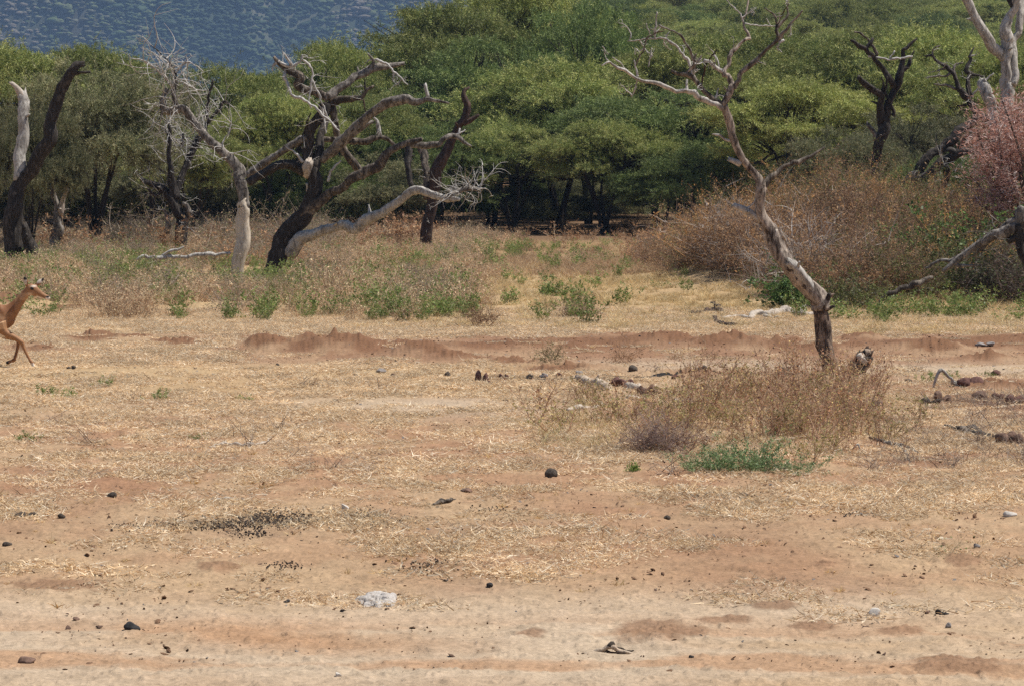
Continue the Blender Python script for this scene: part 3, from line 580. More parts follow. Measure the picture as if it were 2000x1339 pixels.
dead('dead_tree', (532, 532), 70, [
    ('trunk', B_dark, [(530, 540, 24), (545, 497, 21), (558, 462, 20), (580, 428, 19), (603, 396, 17), (617, 366, 17), (612, 336, 16), (605, 303, 14), (603, 270, 13), (610, 243, 12), (630, 217, 12), (636, 203, 12)]),
    (b, B_dark, zz([(345, 720, 14), (385, 640, 12), (395, 540, 10), (410, 440, 10), (430, 390, 11)]), .5),
    (b, B_mid, zz([(430, 355, 11), (380, 330, 10), (305, 312, 10), (268, 280, 10), (285, 240, 8.5), (230, 208, 8), (170, 172, 6), (148, 140, 3.5)]), -.2, .7),
    (b, B_twig, zz([(170, 165, 4), (240, 190, 4), (290, 152, 3.5), (297, 128, 2)])), (b, B_twig, zz([(240, 180, 4), (215, 140, 3), (193, 113, 2)])), (b, B_twig, zz([(180, 160, 4), (145, 180, 3), (138, 210, 2)])),
    (b, B_twig, zz([(300, 155, 3), (340, 190, 2.5), (347, 255, 2.6), (332, 350, 2.4), (340, 410, 1.8)]), -.1), (b, B_twig, zz([(345, 255, 2.6), (380, 330, 2.4), (405, 395, 2.2), (440, 470, 2), (475, 505, 1.4)]), .1),
    (b, B_twig, zz([(205, 195, 4), (208, 260, 4), (250, 342, 4), (320, 370, 3.4), (380, 420, 3), (435, 470, 2.4), (490, 525, 1.5)]), -.3), (b, B_twig, zz([(400, 400, 2), (410, 470, 2), (420, 540, 1.5)])),
    (b, B_grey, zz([(430, 352, 11), (500, 298, 10), (562, 252, 9), (630, 212, 9), (700, 190, 8), (762, 188, 7), (825, 172, 4.5)]), .3, .8),
    (b, B_grey, zz([(645, 205, 7), (668, 165, 5), (640, 120, 2.2)])), (b, B_twig, zz([(680, 150, 3.2), (740, 180, 3), (790, 230, 2.6), (850, 285, 1.4)])), (b, B_twig, zz([(775, 220, 1.6), (768, 268, 1.8)])), (b, B_twig, zz([(815, 255, 1.6), (793, 284, 1.6)])), (b, B_twig, zz([(680, 150, 2), (636, 158, 1.5)])),
    (b, B_mid, zz([(440, 382, 11), (500, 360, 9.5), (560, 350, 8.5), (608, 352, 6), (632, 315, 4), (672, 290, 2.6)]), -.2), (b, B_dark, zz([(628, 320, 3), (622, 252, 1.6)])), (b, B_red, zz([(615, 362, 2.4), (628, 432, 1.4)])),
    (b, B_grey, zz([(395, 680, 10), (450, 622, 11), (520, 572, 12), (560, 520, 12), (612, 466, 12), (682, 408, 11), (750, 378, 11), (822, 362, 10), (880, 372, 8.5), (950, 358, 6.5), (1000, 366, 4), (1062, 382, 1.8)]), -.35),
    (b, B_twig, zz([(952, 352, 5), (946, 310, 4), (938, 280, 3)]), 0, .6), (b, B_grey, zz([(560, 545, 8), (620, 500, 6), (672, 477, 3.6)])),
    (b, B_mid, zz([(385, 568, 7), (460, 570, 7), (560, 576, 7), (650, 574, 7), (720, 560, 6), (785, 602, 4.4)]), .3), (b, B_pale, zz([(702, 552, 5), (690, 490, 4), (672, 455, 3)])),
    (b, B_mid, zz([(450, 398, 8), (470, 480, 8), (490, 570, 9), (522, 650, 9), (606, 730, 9)]), .2),
    (b, B_mid, zz([(300, 970, 13), (380, 898, 12), (440, 858, 12), (502, 820, 11), (562, 770, 11), (622, 736, 11), (680, 722, 11), (722, 668, 11), (772, 620, 9), (830, 592, 8), (922, 568, 4.5)]), -.3),
    (b, B_grey, zz([(862, 596, 6), (960, 602, 7.5), (1012, 580, 7.5), (1060, 555, 6.5), (1112, 566, 5.5), (1180, 606, 2)]), .2), (b, B_twig, zz([(1112, 556, 2.8), (1120, 510, 2)])), (b, B_twig, zz([(1100, 548, 2.8), (1150, 518, 1.5)])),
    (b, B_pale, zz([(225, 1165, 15), (285, 1098, 14), (360, 1058, 13), (440, 1030, 12.5), (502, 1010, 12), (562, 1042, 12), (602, 1020, 12), (652, 970, 12), (742, 928, 11), (822, 880, 11), (882, 842, 10), (950, 846, 8), (1050, 876, 7), (1122, 880, 4.5)]), -.4),
    (b, B_grey, zz([(1060, 870, 6.5), (1100, 845, 6.5), (1160, 830, 5.5), (1225, 832, 4)]), .3, .8),
    (b, B_grey, zz([(330, 560, 9), (300, 572, 9), (190, 630, 9), (80, 700, 9), (10, 765, 8)]), .25), (b, B_dark, zz([(340, 745, 12), (262, 720, 11), (182, 700, 11), (100, 742, 11), (10, 792, 10)]), -.2),
    (b, B_white, zz([(318, 760, 9), (320, 715, 11), (330, 690, 7)]), -.7, .8), (b, B_pale, zz([(330, 800, 7), (325, 840, 5), (330, 870, 3)])), (b, B_twig, zz([(300, 690, 4), (262, 640, 3), (210, 610, 2)])), (b, B_twig, zz([(430, 790, 3.5), (450, 730, 3), (500, 680, 2)])),
    (b, B_dark, zz([(290, 600, 3), (310, 520, 2.6), (338, 432, 2)])), (b, B_red, zz([(345, 860, 2), (352, 800, 2), (362, 760, 1.4)]))],
    'huge twisted black dead tree leaning right with a long pale arm near the ground', seed=7,
    twigs=[(520, 90, 680, 260, 26, .3, 1.0), (880, 340, 945, 395, 34, .5, 1.3), (560, 250, 640, 340, 10, .3, .7), (700, 100, 800, 260, 12, .2, .6)])
def Z3(u, v): return 250 + .351 * u, 90 + .351 * v
dead('dead_tree', (465, 540), 64, [
    ('trunk', B_chalk, zz([(602, 1290, 15.5), (618, 1190, 14.5), (634, 1060, 14.5), (643, 960, 14.5), (647, 880, 13), (646, 840, 8)], Z3)),
    (b, B_grey, zz([(646, 900, 15.5), (640, 820, 14.5), (628, 740, 13.5), (612, 690, 12.5), (575, 640, 11), (520, 588, 10.5), (445, 515, 10.5), (382, 442, 10), (338, 378, 9.5), (292, 342, 9), (232, 362, 8.5), (200, 345, 8), (200, 290, 7.5), (212, 240, 5)], Z3), .15, .5),
    (b, B_grey, zz([(272, 340, 8), (256, 270, 7), (262, 195, 5)], Z3), .2, .7), (b, B_dark, zz([(196, 320, 5), (188, 390, 3)], Z3)),
    (b, B_twig, zz([(228, 200, 3.6), (200, 165, 3), (140, 118, 2.4), (85, 82, 1.8), (20, 68, 1)], Z3), -.3), (b, B_dark, zz([(262, 200, 3), (262, 140, 2.4), (232, 95, 2), (180, 40, 1.4), (130, -5, 1)], Z3), .2),
    (b, B_twig, zz([(262, 195, 2.6), (320, 210, 2), (370, 240, 1.6), (440, 250, 1.2)], Z3)), (b, B_twig, zz([(262, 150, 2), (330, 90, 1.6), (420, 140, 1.2)], Z3)), (b, B_twig, zz([(560, 610, 2.4), (520, 560, 2), (560, 480, 1.6), (575, 430, 1)], Z3))],
    'dead tree with barkless white lower trunk bending left to silver twigs', seed=9,
    twigs=[(280, 90, 370, 240, 58, .4, 1.6), (330, 180, 470, 330, 24, .4, 1.3)])
dead('dead_tree', (352, 462), 88, [
    ('trunk', B_dark, zz([(295, 1080, 13), (298, 1000, 12.5), (290, 930, 13), (250, 860, 12), (205, 805, 10), (150, 780, 7), (70, 735, 4)], Z3)),
    (b, B_dark, zz([(265, 850, 11), (240, 750, 9), (230, 620, 7), (232, 500, 5), (228, 430, 2.5)], Z3)), (b, B_dark, zz([(265, 850, 10), (285, 760, 9), (325, 655, 8), (370, 565, 7), (386, 500, 5)], Z3)),
    (b, B_dark, zz([(325, 655, 7), (345, 600, 5), (400, 520, 4), (440, 440, 4.5), (500, 360, 4), (530, 312, 3.2), (566, 325, 2)], Z3)), (b, B_dark, zz([(448, 430, 4.5), (440, 330, 4), (460, 250, 3.6), (472, 188, 2)], Z3)), (b, B_dark, zz([(300, 560, 4), (310, 490, 2.5)], Z3)),
    (b, B_grey, zz([(340, 940, 7), (330, 890, 6), (300, 870, 5)], Z3)), (b, B_grey, zz([(210, 1040, 7), (225, 980, 5), (205, 930, 4), (190, 910, 3)], Z3)), (b, B_red, zz([(200, 800, 5), (150, 830, 3), (110, 790, 2)], Z3))],
    'dark many armed dead tree full of grey twigs behind the white trunked one', seed=10,
    twigs=[(280, 180, 460, 300, 75, .5, 1.7), (290, 280, 400, 380, 40, .4, 1.3), (290, 350, 380, 460, 16, .3, .8)])
def Z5(u, v): return .3436 * u, 100 + .3436 * v
dead('dead_tree', (22, 515), 73, [
    ('trunk', B_dark, zz([(62, 1250, 17), (72, 1100, 20), (84, 960, 22), (92, 850, 22), (112, 745, 19), (160, 680, 17), (222, 592, 15.5), (290, 510, 14), (294, 420, 13.5), (312, 300, 13.5), (346, 210, 13.5), (390, 132, 12.5), (440, 92, 10), (472, 74, 6)], Z5), .0, 1.0),
    (b, B_dark, zz([(425, 128, 6), (470, 122, 4), (514, 118, 2.4)], Z5)), (b, B_pale, zz([(110, 740, 13), (120, 610, 13), (124, 450, 13.5), (132, 330, 14), (134, 255, 12)], Z5), .2, .9), (b, B_white, zz([(130, 270, 9), (98, 212, 8), (66, 186, 4.5)], Z5), .0, .9),
    (b, B_dark, zz([(172, 1215, 17), (168, 1120, 17), (155, 1050, 13), (140, 990, 6)], Z5), -.3, .9), (b, B_mid, zz([(20, 1285, 6), (60, 1180, 8), (112, 1080, 7.5), (140, 1000, 5)], Z5), .1)],
    'charred forked snag with a pale broken left stem at the left edge', seed=12)
dead('dead_tree', (103, 490), 86, [
    ('trunk', B_grey, zz([(295, 1140, 12), (312, 1060, 12), (332, 1000, 11), (330, 900, 8), (300, 800, 6), (312, 720, 3.5)], Z5)), (b, B_white, zz([(340, 930, 8), (352, 880, 7), (372, 810, 5), (382, 750, 3)], Z5), -.2)],
    'small forked pale snag in the shade between the charred snag and the bushes', seed=13)
def Z2(u, v): return 480 + .3733 * u, 60 + .3733 * v
dead('dead_tree', (835, 455), 92, [
    ('trunk', B_red, zz([(940, 1060, 16), (960, 960, 15), (985, 840, 13), (1010, 720, 12), (1060, 610, 11), (1100, 530, 10), (1140, 470, 9), (1160, 410, 8), (1140, 350, 6), (1148, 300, 2.5)], Z2)),
    (b, B_red, zz([(1140, 490, 7), (1180, 465, 6), (1222, 440, 2.4)], Z2)), (b, B_mid, zz([(945, 880, 9), (950, 760, 9), (930, 680, 9), (920, 610, 8)], Z2), .3, .6), (b, B_dark, zz([(870, 820, 7), (850, 740, 8), (855, 640, 8), (870, 590, 6)], Z2), .4), (b, B_twig, zz([(962, 830, 3), (940, 790, 3), (960, 760, 2)], Z2)),
    (b, B_red, zz([(1135, 320, 4), (1170, 298, 3)], Z2))],
    'red brown dead tree standing right of the huge black one', seed=14, twigs=[(820, 300, 860, 460, 14, .4, 1.)])
def Z7(u, v): return 1600 + .2987 * u, .2987 * v
dead('dead_tree', (1703, 440), 82, [
    ('trunk', B_dark, [(1703, 445, 15), (1706, 400, 13)] + zz([(368, 1220, 12.5), (382, 1000, 12), (410, 900, 12), (424, 780, 12), (450, 700, 10.5), (482, 620, 9), (510, 558, 8.5), (532, 480, 8), (546, 420, 6.5), (545, 340, 5), (580, 308, 4), (638, 252, 1.8)], Z7)),
    (b, B_dark, zz([(540, 470, 6), (590, 420, 4.6), (600, 380, 3), (620, 330, 1.8)], Z7)), (b, B_dark, zz([(498, 572, 7), (440, 490, 6.5), (380, 400, 6.5), (330, 350, 5.6), (272, 300, 4.6), (215, 268, 3.4)], Z7), -.3, .5),
    (b, B_dark, zz([(300, 330, 4.4), (330, 290, 4.2), (355, 250, 3)], Z7)), (b, B_mid, zz([(375, 385, 4), (372, 330, 3.8), (320, 268, 3), (270, 215, 2.6), (228, 212, 1.6)], Z7)), (b, B_twig, zz([(320, 368, 2.8), (450, 388, 2.8), (530, 382, 2.6), (612, 370, 1.8)], Z7), .1), (b, B_twig, zz([(460, 380, 2), (495, 336, 1.5)], Z7)),
    (b, B_dark, zz([(408, 800, 10), (402, 700, 9.5), (400, 640, 8.5), (370, 600, 7.5), (310, 552, 6.5), (258, 500, 4.5)], Z7), -.4, .5), (b, B_grey, zz([(385, 925, 8), (372, 890, 7.5), (350, 855, 6.5), (312, 805, 4.5)], Z7), -.2, .5),
    (b, B_dark, zz([(415, 640, 5), (440, 570, 3.6), (440, 500, 2)], Z7)), (b, B_dark, zz([(410, 640, 4), (420, 560, 3), (408, 500, 1.6)], Z7)), (b, B_dark, zz([(480, 760, 4), (490, 740, 3.6), (455, 660, 4), (430, 600, 3)], Z7)), (b, B_mid, zz([(400, 620, 4), (380, 580, 2)], Z7))],
    'small charred dead tree with cup shaped fork rising above the brown thicket', seed=15)
dead('dead_tree', (1960, 480), 76, [
    ('trunk', B_dark, [(1958, 490, 12), (1958, 400, 11), (1950, 300, 10)] + zz([(1115, 800, 7), (1020, 730, 7.5), (968, 640, 7.5), (912, 580, 6.5), (882, 490, 5.5), (830, 440, 4.6), (770, 400, 3.6), (735, 366, 2.8), (690, 366, 1.6)], Z7)),
    (b, B_grey, zz([(738, 368, 2.4), (748, 320, 2), (792, 300, 1.3)], Z7)), (b, B_dark, zz([(985, 632, 6), (970, 520, 5.6), (990, 482, 4.6), (962, 455, 4.4), (985, 400, 4), (985, 370, 3.4), (1015, 310, 1.6)], Z7), .3), (b, B_dark, zz([(990, 490, 3.6), (1030, 492, 3), (1084, 502, 1.5)], Z7)),
    (b, B_grey, zz([(900, 585, 3.6), (830, 560, 3), (750, 550, 1.5)], Z7)), (b, B_grey, zz([(858, 478, 3.2), (820, 500, 2.6), (760, 498, 2.2), (690, 512, 1.2)], Z7)), (b, B_grey, zz([(840, 445, 3), (760, 465, 1.8), (712, 482, 1.2)], Z7)), (b, B_grey, zz([(880, 470, 3), (885, 430, 2.6), (940, 410, 1.6)], Z7)),
    (b, B_pale, zz([(1000, 640, 3), (1010, 610, 3), (1048, 575, 1.8)], Z7)), (b, B_dark, zz([(965, 690, 3.6), (900, 692, 2.2)], Z7)), (b, B_pale, zz([(985, 370, 2.4), (1015, 360, 2)], Z7))],
    'twisted dead tree whose thin dark arms reach left above the fallen logs', seed=16, twigs=[(1800, 90, 1910, 200, 14, .2, .7)])
dead('dead_tree', (1975, 520), 68, [
    ('trunk', B_pale, [(1978, 545, 17), (1978, 450, 16), (1976, 350, 15)] + zz([(1240, 800, 14), (1222, 600, 13.5), (1220, 500, 13.5), (1232, 400, 13), (1230, 300, 12.5), (1222, 230, 12.5), (1225, 160, 12), (1260, 85, 10.5), (1285, 0, 9.5), (1290, -90, 8)], Z7)),
    (b, B_pale, zz([(1212, 385, 11), (1180, 335, 12), (1130, 295, 12.5), (1065, 215, 12.5), (1012, 115, 11.5), (970, 10, 10), (955, -90, 9)], Z7), -.3), (b, B_pale, zz([(1262, 560, 11), (1275, 460, 10), (1272, 290, 9), (1302, 190, 9), (1318, 60, 8.5), (1345, -80, 7)], Z7), .3),
    (b, B_dark, zz([(1275, 60, 8), (1240, 0, 6), (1225, -60, 5)], Z7)), (b, B_twig, zz([(1185, 505, 1.4), (1215, 485, 3), (1245, 450, 2)], Z7))],
    'tall smooth pale dead tree cut off by the top of the frame at right', seed=17)
dead('tree_stump', (1955, 520), 64, [
    ('trunk', B_pale, [(1972, 550, 15), (1966, 440, 14), (1958, 330, 13)] + zz([(1160, 860, 11.5), (1130, 730, 12.5), (1100, 630, 13), (1080, 560, 11), (1072, 525, 6)], Z7), 0, 1.6), (b, B_twig, zz([(1085, 530, 2.6), (1140, 478, 1.4)], Z7))],
    'splintered pale stump leaning left in front of the tall pale tree', 'stump', seed=18)
dead('fallen_tree', (1767, 470), 74, [
    ('trunk', B_dark, [(1740, 400, 13)] + zz([(565, 1230, 12), (642, 1130, 12), (742, 1008, 11.5), (850, 930, 11), (960, 832, 10), (1062, 750, 6)], Z7), .15, .5), (b, B_dark, zz([(560, 1240, 11), (700, 1140, 11), (832, 1060, 10), (920, 1000, 9.5), (1020, 968, 6)], Z7), -.2, .5),
    (b, B_dark, zz([(775, 1330, 10), (800, 1260, 10), (830, 1160, 9), (822, 1090, 8)], Z7)), (b, B_dark, zz([(880, 1000, 8), (850, 980, 6), (830, 990, 3)], Z7)), (b, B_red, zz([(925, 1000, 5), (930, 940, 4.4), (970, 880, 3)], Z7)), (b, B_dark, zz([(690, 1270, 4), (740, 1180, 3), (800, 1150, 2)], Z7))],
    'pair of black fallen trunks propped up to the right behind the brown thicket', 'fallen tree', seed=19, twigs=[(1760, 300, 1900, 400, 26, .4, 1.1)])
def Z12(u, v): return 1100 + .45 * u, 350 + .45 * v
dead('fallen_branch', (1900, 560), 49.5, [
    ('trunk', B_grey, [(2040, 395, 15), (2000, 420, 14), (1985, 440, 13)] + zz([(1902, 232, 12), (1802, 282, 9.5), (1722, 342, 7.5), (1645, 402, 3.6)], Z12)), (b, B_grey, zz([(1790, 300, 7), (1700, 346, 5.5), (1620, 362, 4), (1570, 388, 2.2)], Z12)), (b, B_grey, zz([(1700, 372, 5), (1740, 378, 3.6), (1812, 372, 2)], Z12)),
    (b, B_dark, [(1985, 440, 11), (2000, 500, 9), (2025, 560, 8), (2040, 600, 7)]), (b, B_dark, [(2040, 470, 10), (2000, 462, 9), (1970, 470, 8)]), (b, B_grey, [(1990, 430, 8), (1960, 440, 6), (1930, 475, 5), (1900, 500, 3)])],
    'grey fallen limb pointing down left into dark scrub at the right edge', 'fallen branch', seed=20, twigs=[(1890, 390, 2040, 560, 22, .3, .9)], twigmat=B_grey)
dead('fallen_branch', (1750, 585), 49, [('trunk', B_mid, zz([(1340, 512, 3), (1400, 500, 5), (1455, 488, 7), (1530, 452, 7.5), (1600, 430, 5)], Z12), .1), (b, B_mid, zz([(1440, 500, 5), (1400, 520, 3)], Z12))],
     'weathered log lying at the foot of the thicket right of the bare tree', 'fallen branch', seed=21)
dead('fallen_branch', (350, 515), 70, [('trunk', B_pale, [(258, 514, 3), (272, 506, 4.5), (292, 502, 5), (322, 504, 5.4), (350, 501, 5), (390, 499, 5), (420, 496, 5), (449, 495, 4)]), (b, B_pale, [(316, 500, 3.4), (330, 492, 3.4), (345, 488, 3), (359, 482, 2.2)])],
     'pale forked branch lying across dry grass left of the white trunk', 'fallen branch', seed=22)
dead('fallen_branch', (1500, 622), 46.5, [('trunk', B_white, [(1412, 624, 2.4), (1440, 621, 3.6), (1465, 624, 4), (1480, 616, 6), (1500, 620, 6), (1520, 614, 6.5), (1545, 613, 6), (1566, 619, 6), (1592, 618, 5.5)], .1), (b, B_pale, [(1562, 617, 5), (1572, 604, 5), (1590, 603, 4)]), (b, B_pale, [(1495, 621, 4), (1510, 623, 3.4), (1530, 623, 2)])],
     'wavy bleached root lying on pale grass left of the bare tree', 'fallen branch', seed=23, lay=True)
dead('fallen_branch', (1400, 612), 47, [('trunk', B_red, [(1348, 612, 3), (1356, 616, 3), (1380, 611, 4), (1400, 610, 4.5), (1409, 611, 3), (1403, 600, 3), (1390, 592, 2)]), (b, B_red, [(1394, 620, 2.4), (1403, 632, 3), (1420, 638, 3.5), (1440, 636, 2)])],
     'thin curled dark root left of the wavy bleached root', 'fallen branch', seed=24, lay=True)
dead('log', (1160, 762), 30.9, [('trunk', B_log, [(1128, 738, 4), (1136, 747, 6.5), (1155, 753, 8), (1172, 758, 8), (1190, 762, 8)], .15, .6)], 'short bleached log with pointed left end beside red elephant dung', 'log', 'logs and sticks on the ground', 26, lay=True)
dead('log', (1235, 762), 30.6, [('trunk', B_white, [(1224, 757, 5), (1236, 760, 7), (1247, 760, 5.5)], .1, .5)], 'chunk of white wood between the two red dung heaps', 'log', 'logs and sticks on the ground', 27, lay=True)
dead('stick', (1300, 790), 28.9, [('trunk', B_white, [(1226, 781, 4), (1240, 783, 5.5), (1254, 785, 4), (1262, 788, 2)], .1, .5)], 'flat white wood scrap in dry weeds below the white chunk', 'stick', 'logs and sticks on the ground', 28, lay=True)
dead('stick', (1355, 788), 28.7, [('trunk', B_white, [(1318, 786, 3.5), (1340, 787, 5), (1362, 787, 5), (1388, 790, 4)], .1, .5)], 'white barkless stick in the weeds right of the dung heaps', 'stick', 'logs and sticks on the ground', 29, lay=True)
dead('stick', (1130, 800), 28., [('trunk', B_white, [(1108, 803, 3), (1128, 801, 4), (1150, 799, 4), (1178, 796, 2.5)], .1, .5), (b, B_pale, [(1143, 783, 2), (1165, 787, 3), (1180, 791, 2)])], 'two thin pale sticks in weeds below the bleached log', 'stick', 'logs and sticks on the ground', 30, lay=True)
dead('stick', (480, 868), 24.6, [('trunk', B_white, [(408, 877, 2.2), (432, 869, 2.4), (470, 871, 2.6), (510, 868, 2.2), (529, 854, 1.5)], .1), (b, B_white, [(432, 870, 1.8), (440, 862, 1.4)])], 'slender white stick lying in straw at left', 'stick', 'logs and sticks on the ground', 31, lay=True)
dead('stick', (1190, 1275), 13.6, [('trunk', B_log, [(1154, 1277, 4.5), (1163, 1272, 5), (1180, 1267, 6), (1192, 1263, 7), (1200, 1266, 6), (1216, 1270, 4), (1236, 1275, 2.4)], .0, .3), (b, B_mid, [(1190, 1262, 6), (1196, 1255, 4.5), (1200, 1258, 3)]), (b, B_mid, [(1196, 1262, 3), (1212, 1266, 2.6), (1230, 1270, 2), (1238, 1270, 1.4)]), (b, B_red, [(1182, 1270, 2.6), (1200, 1274, 2.4), (1222, 1274, 1.6)])],
     'small knobbly twig with a kink on bare sand near the bottom edge', 'stick', 'logs and sticks on the ground', 32)
dead('stick', (1840, 880), 24.4, [('trunk', B_mid, [(1850, 834, 3), (1880, 842, 5), (1915, 852, 5.5), (1950, 860, 4.5), (1985, 862, 3)], .2), (b, B_dark, [(1875, 842, 3.5), (1900, 838, 5), (1915, 846, 3)])], 'dark mossy branch lying among brown twigs at the right edge', 'stick', 'logs and sticks on the ground', 33, lay=True)
dead('stick', (1860, 755), 31., [('trunk', B_pale, [(1818, 718, 2.5), (1835, 724, 3.5), (1852, 733, 4), (1864, 748, 5), (1878, 756, 5)], .1), (b, B_mid, [(1868, 754, 4), (1862, 766, 5), (1858, 778, 7)])], 'bent grey stick sticking up from purple dung at right', 'stick', 'logs and sticks on the ground', 34)
dead('stick', (1760, 890), 24., [('trunk', B_grey, [(1680, 842, 2), (1708, 858, 2.6), (1745, 870, 3), (1772, 876, 3), (1800, 888, 2)], .1), (b, B_grey, [(1757, 872, 2.4), (1772, 886, 2.2), (1781, 904, 1.5)])], 'long grey forked stick right of the green feathery plant', 'stick', 'logs and sticks on the ground', 35, lay=True)
dead('stick', (1690, 875), 23.6, [('trunk', B_pale, [(1683, 850, 1.6), (1676, 868, 2.2), (1664, 878, 2)], .1)], 'short curved pale twig standing in dry weeds', 'stick', 'logs and sticks on the ground', 36)
dead('stick', (870, 985), 19.9, [('trunk', B_mid, [(845, 988, 1.6), (862, 984, 4), (876, 982, 3.5), (889, 977, 1.2)], .0)], 'dark curled piece of bark lying on sand right of the dropping patch', 'stick', 'logs and sticks on the ground', 37, lay=True)
dead('stick', (1400, 860), 24, [('trunk', B_pale, [(400, 982, 1.4), (430, 977, 1.8), (463, 977, 1.2)], .0)], 'thin straight straw coloured stick above the black dropping patch', 'stick', 'logs and sticks on the ground', 38, lay=True)
dead('stick', (555, 1190), 15., [('trunk', B_log, [(536, 1198, 2), (550, 1200, 3.4), (571, 1201, 1.6)], .0), (b, B_pale, [(546, 1196, 3), (550, 1188, 2.6), (560, 1180, 1.5)])], 'tiny forked wood chip on the sand left of the white crust', 'stick', 'logs and sticks on the ground', 39)
# stump with sawn top beside the bare tree
def stump():
    D = 33.2; base = P(1672, 738, D); O = np.array([base[0], base[1], float(ground_z(base[0], base[1]))])
    r = empty('tree_stump', O, 'short leaning rotten stump with pale broken top beside the bare tree', 'stump', 'dead trees'); rng = np.random.default_rng(4)
    s = D / FPX; mb = MB(); pts = [P(1668, 745, D) - O, P(1672, 728, D) - O, P(1682, 710, D) - O, P(1688, 699, D) - O]; pts[0][2] = -.1
    mb.add(*tube(pts, [19 * s, 18 * s, 17 * s, 16 * s], rng, 16, .16, .35, .1)); link('trunk', mb.mesh('trunk', B_dark), r)
    mb = MB(); mb.add(*tube([P(1682, 703, D - .1) - O, P(1687, 697, D - .11) - O], [14 * s, 13 * s], rng, 12, .12, .2)); link('bare_wood', mb.mesh('bare_wood', B_white), r)
    mb = MB(); mb.add(*tube([P(1676, 712, D + .06) - O, P(1688, 697, D + .06) - O, P(1697, 685, D + .06) - O], [12 * s, 12 * s, 10 * s], rng, 12, .15, .5)); link('trunk', mb.mesh('trunk', B_red), r)
    mb = MB(); mb.add(*tube([P(1690, 689, D + .02) - O, P(1699, 686, D + .02) - O], [9 * s, 5 * s], rng, 8, .1, .3)); link('bare_wood', mb.mesh('bare_wood', B_log), r)
stump()
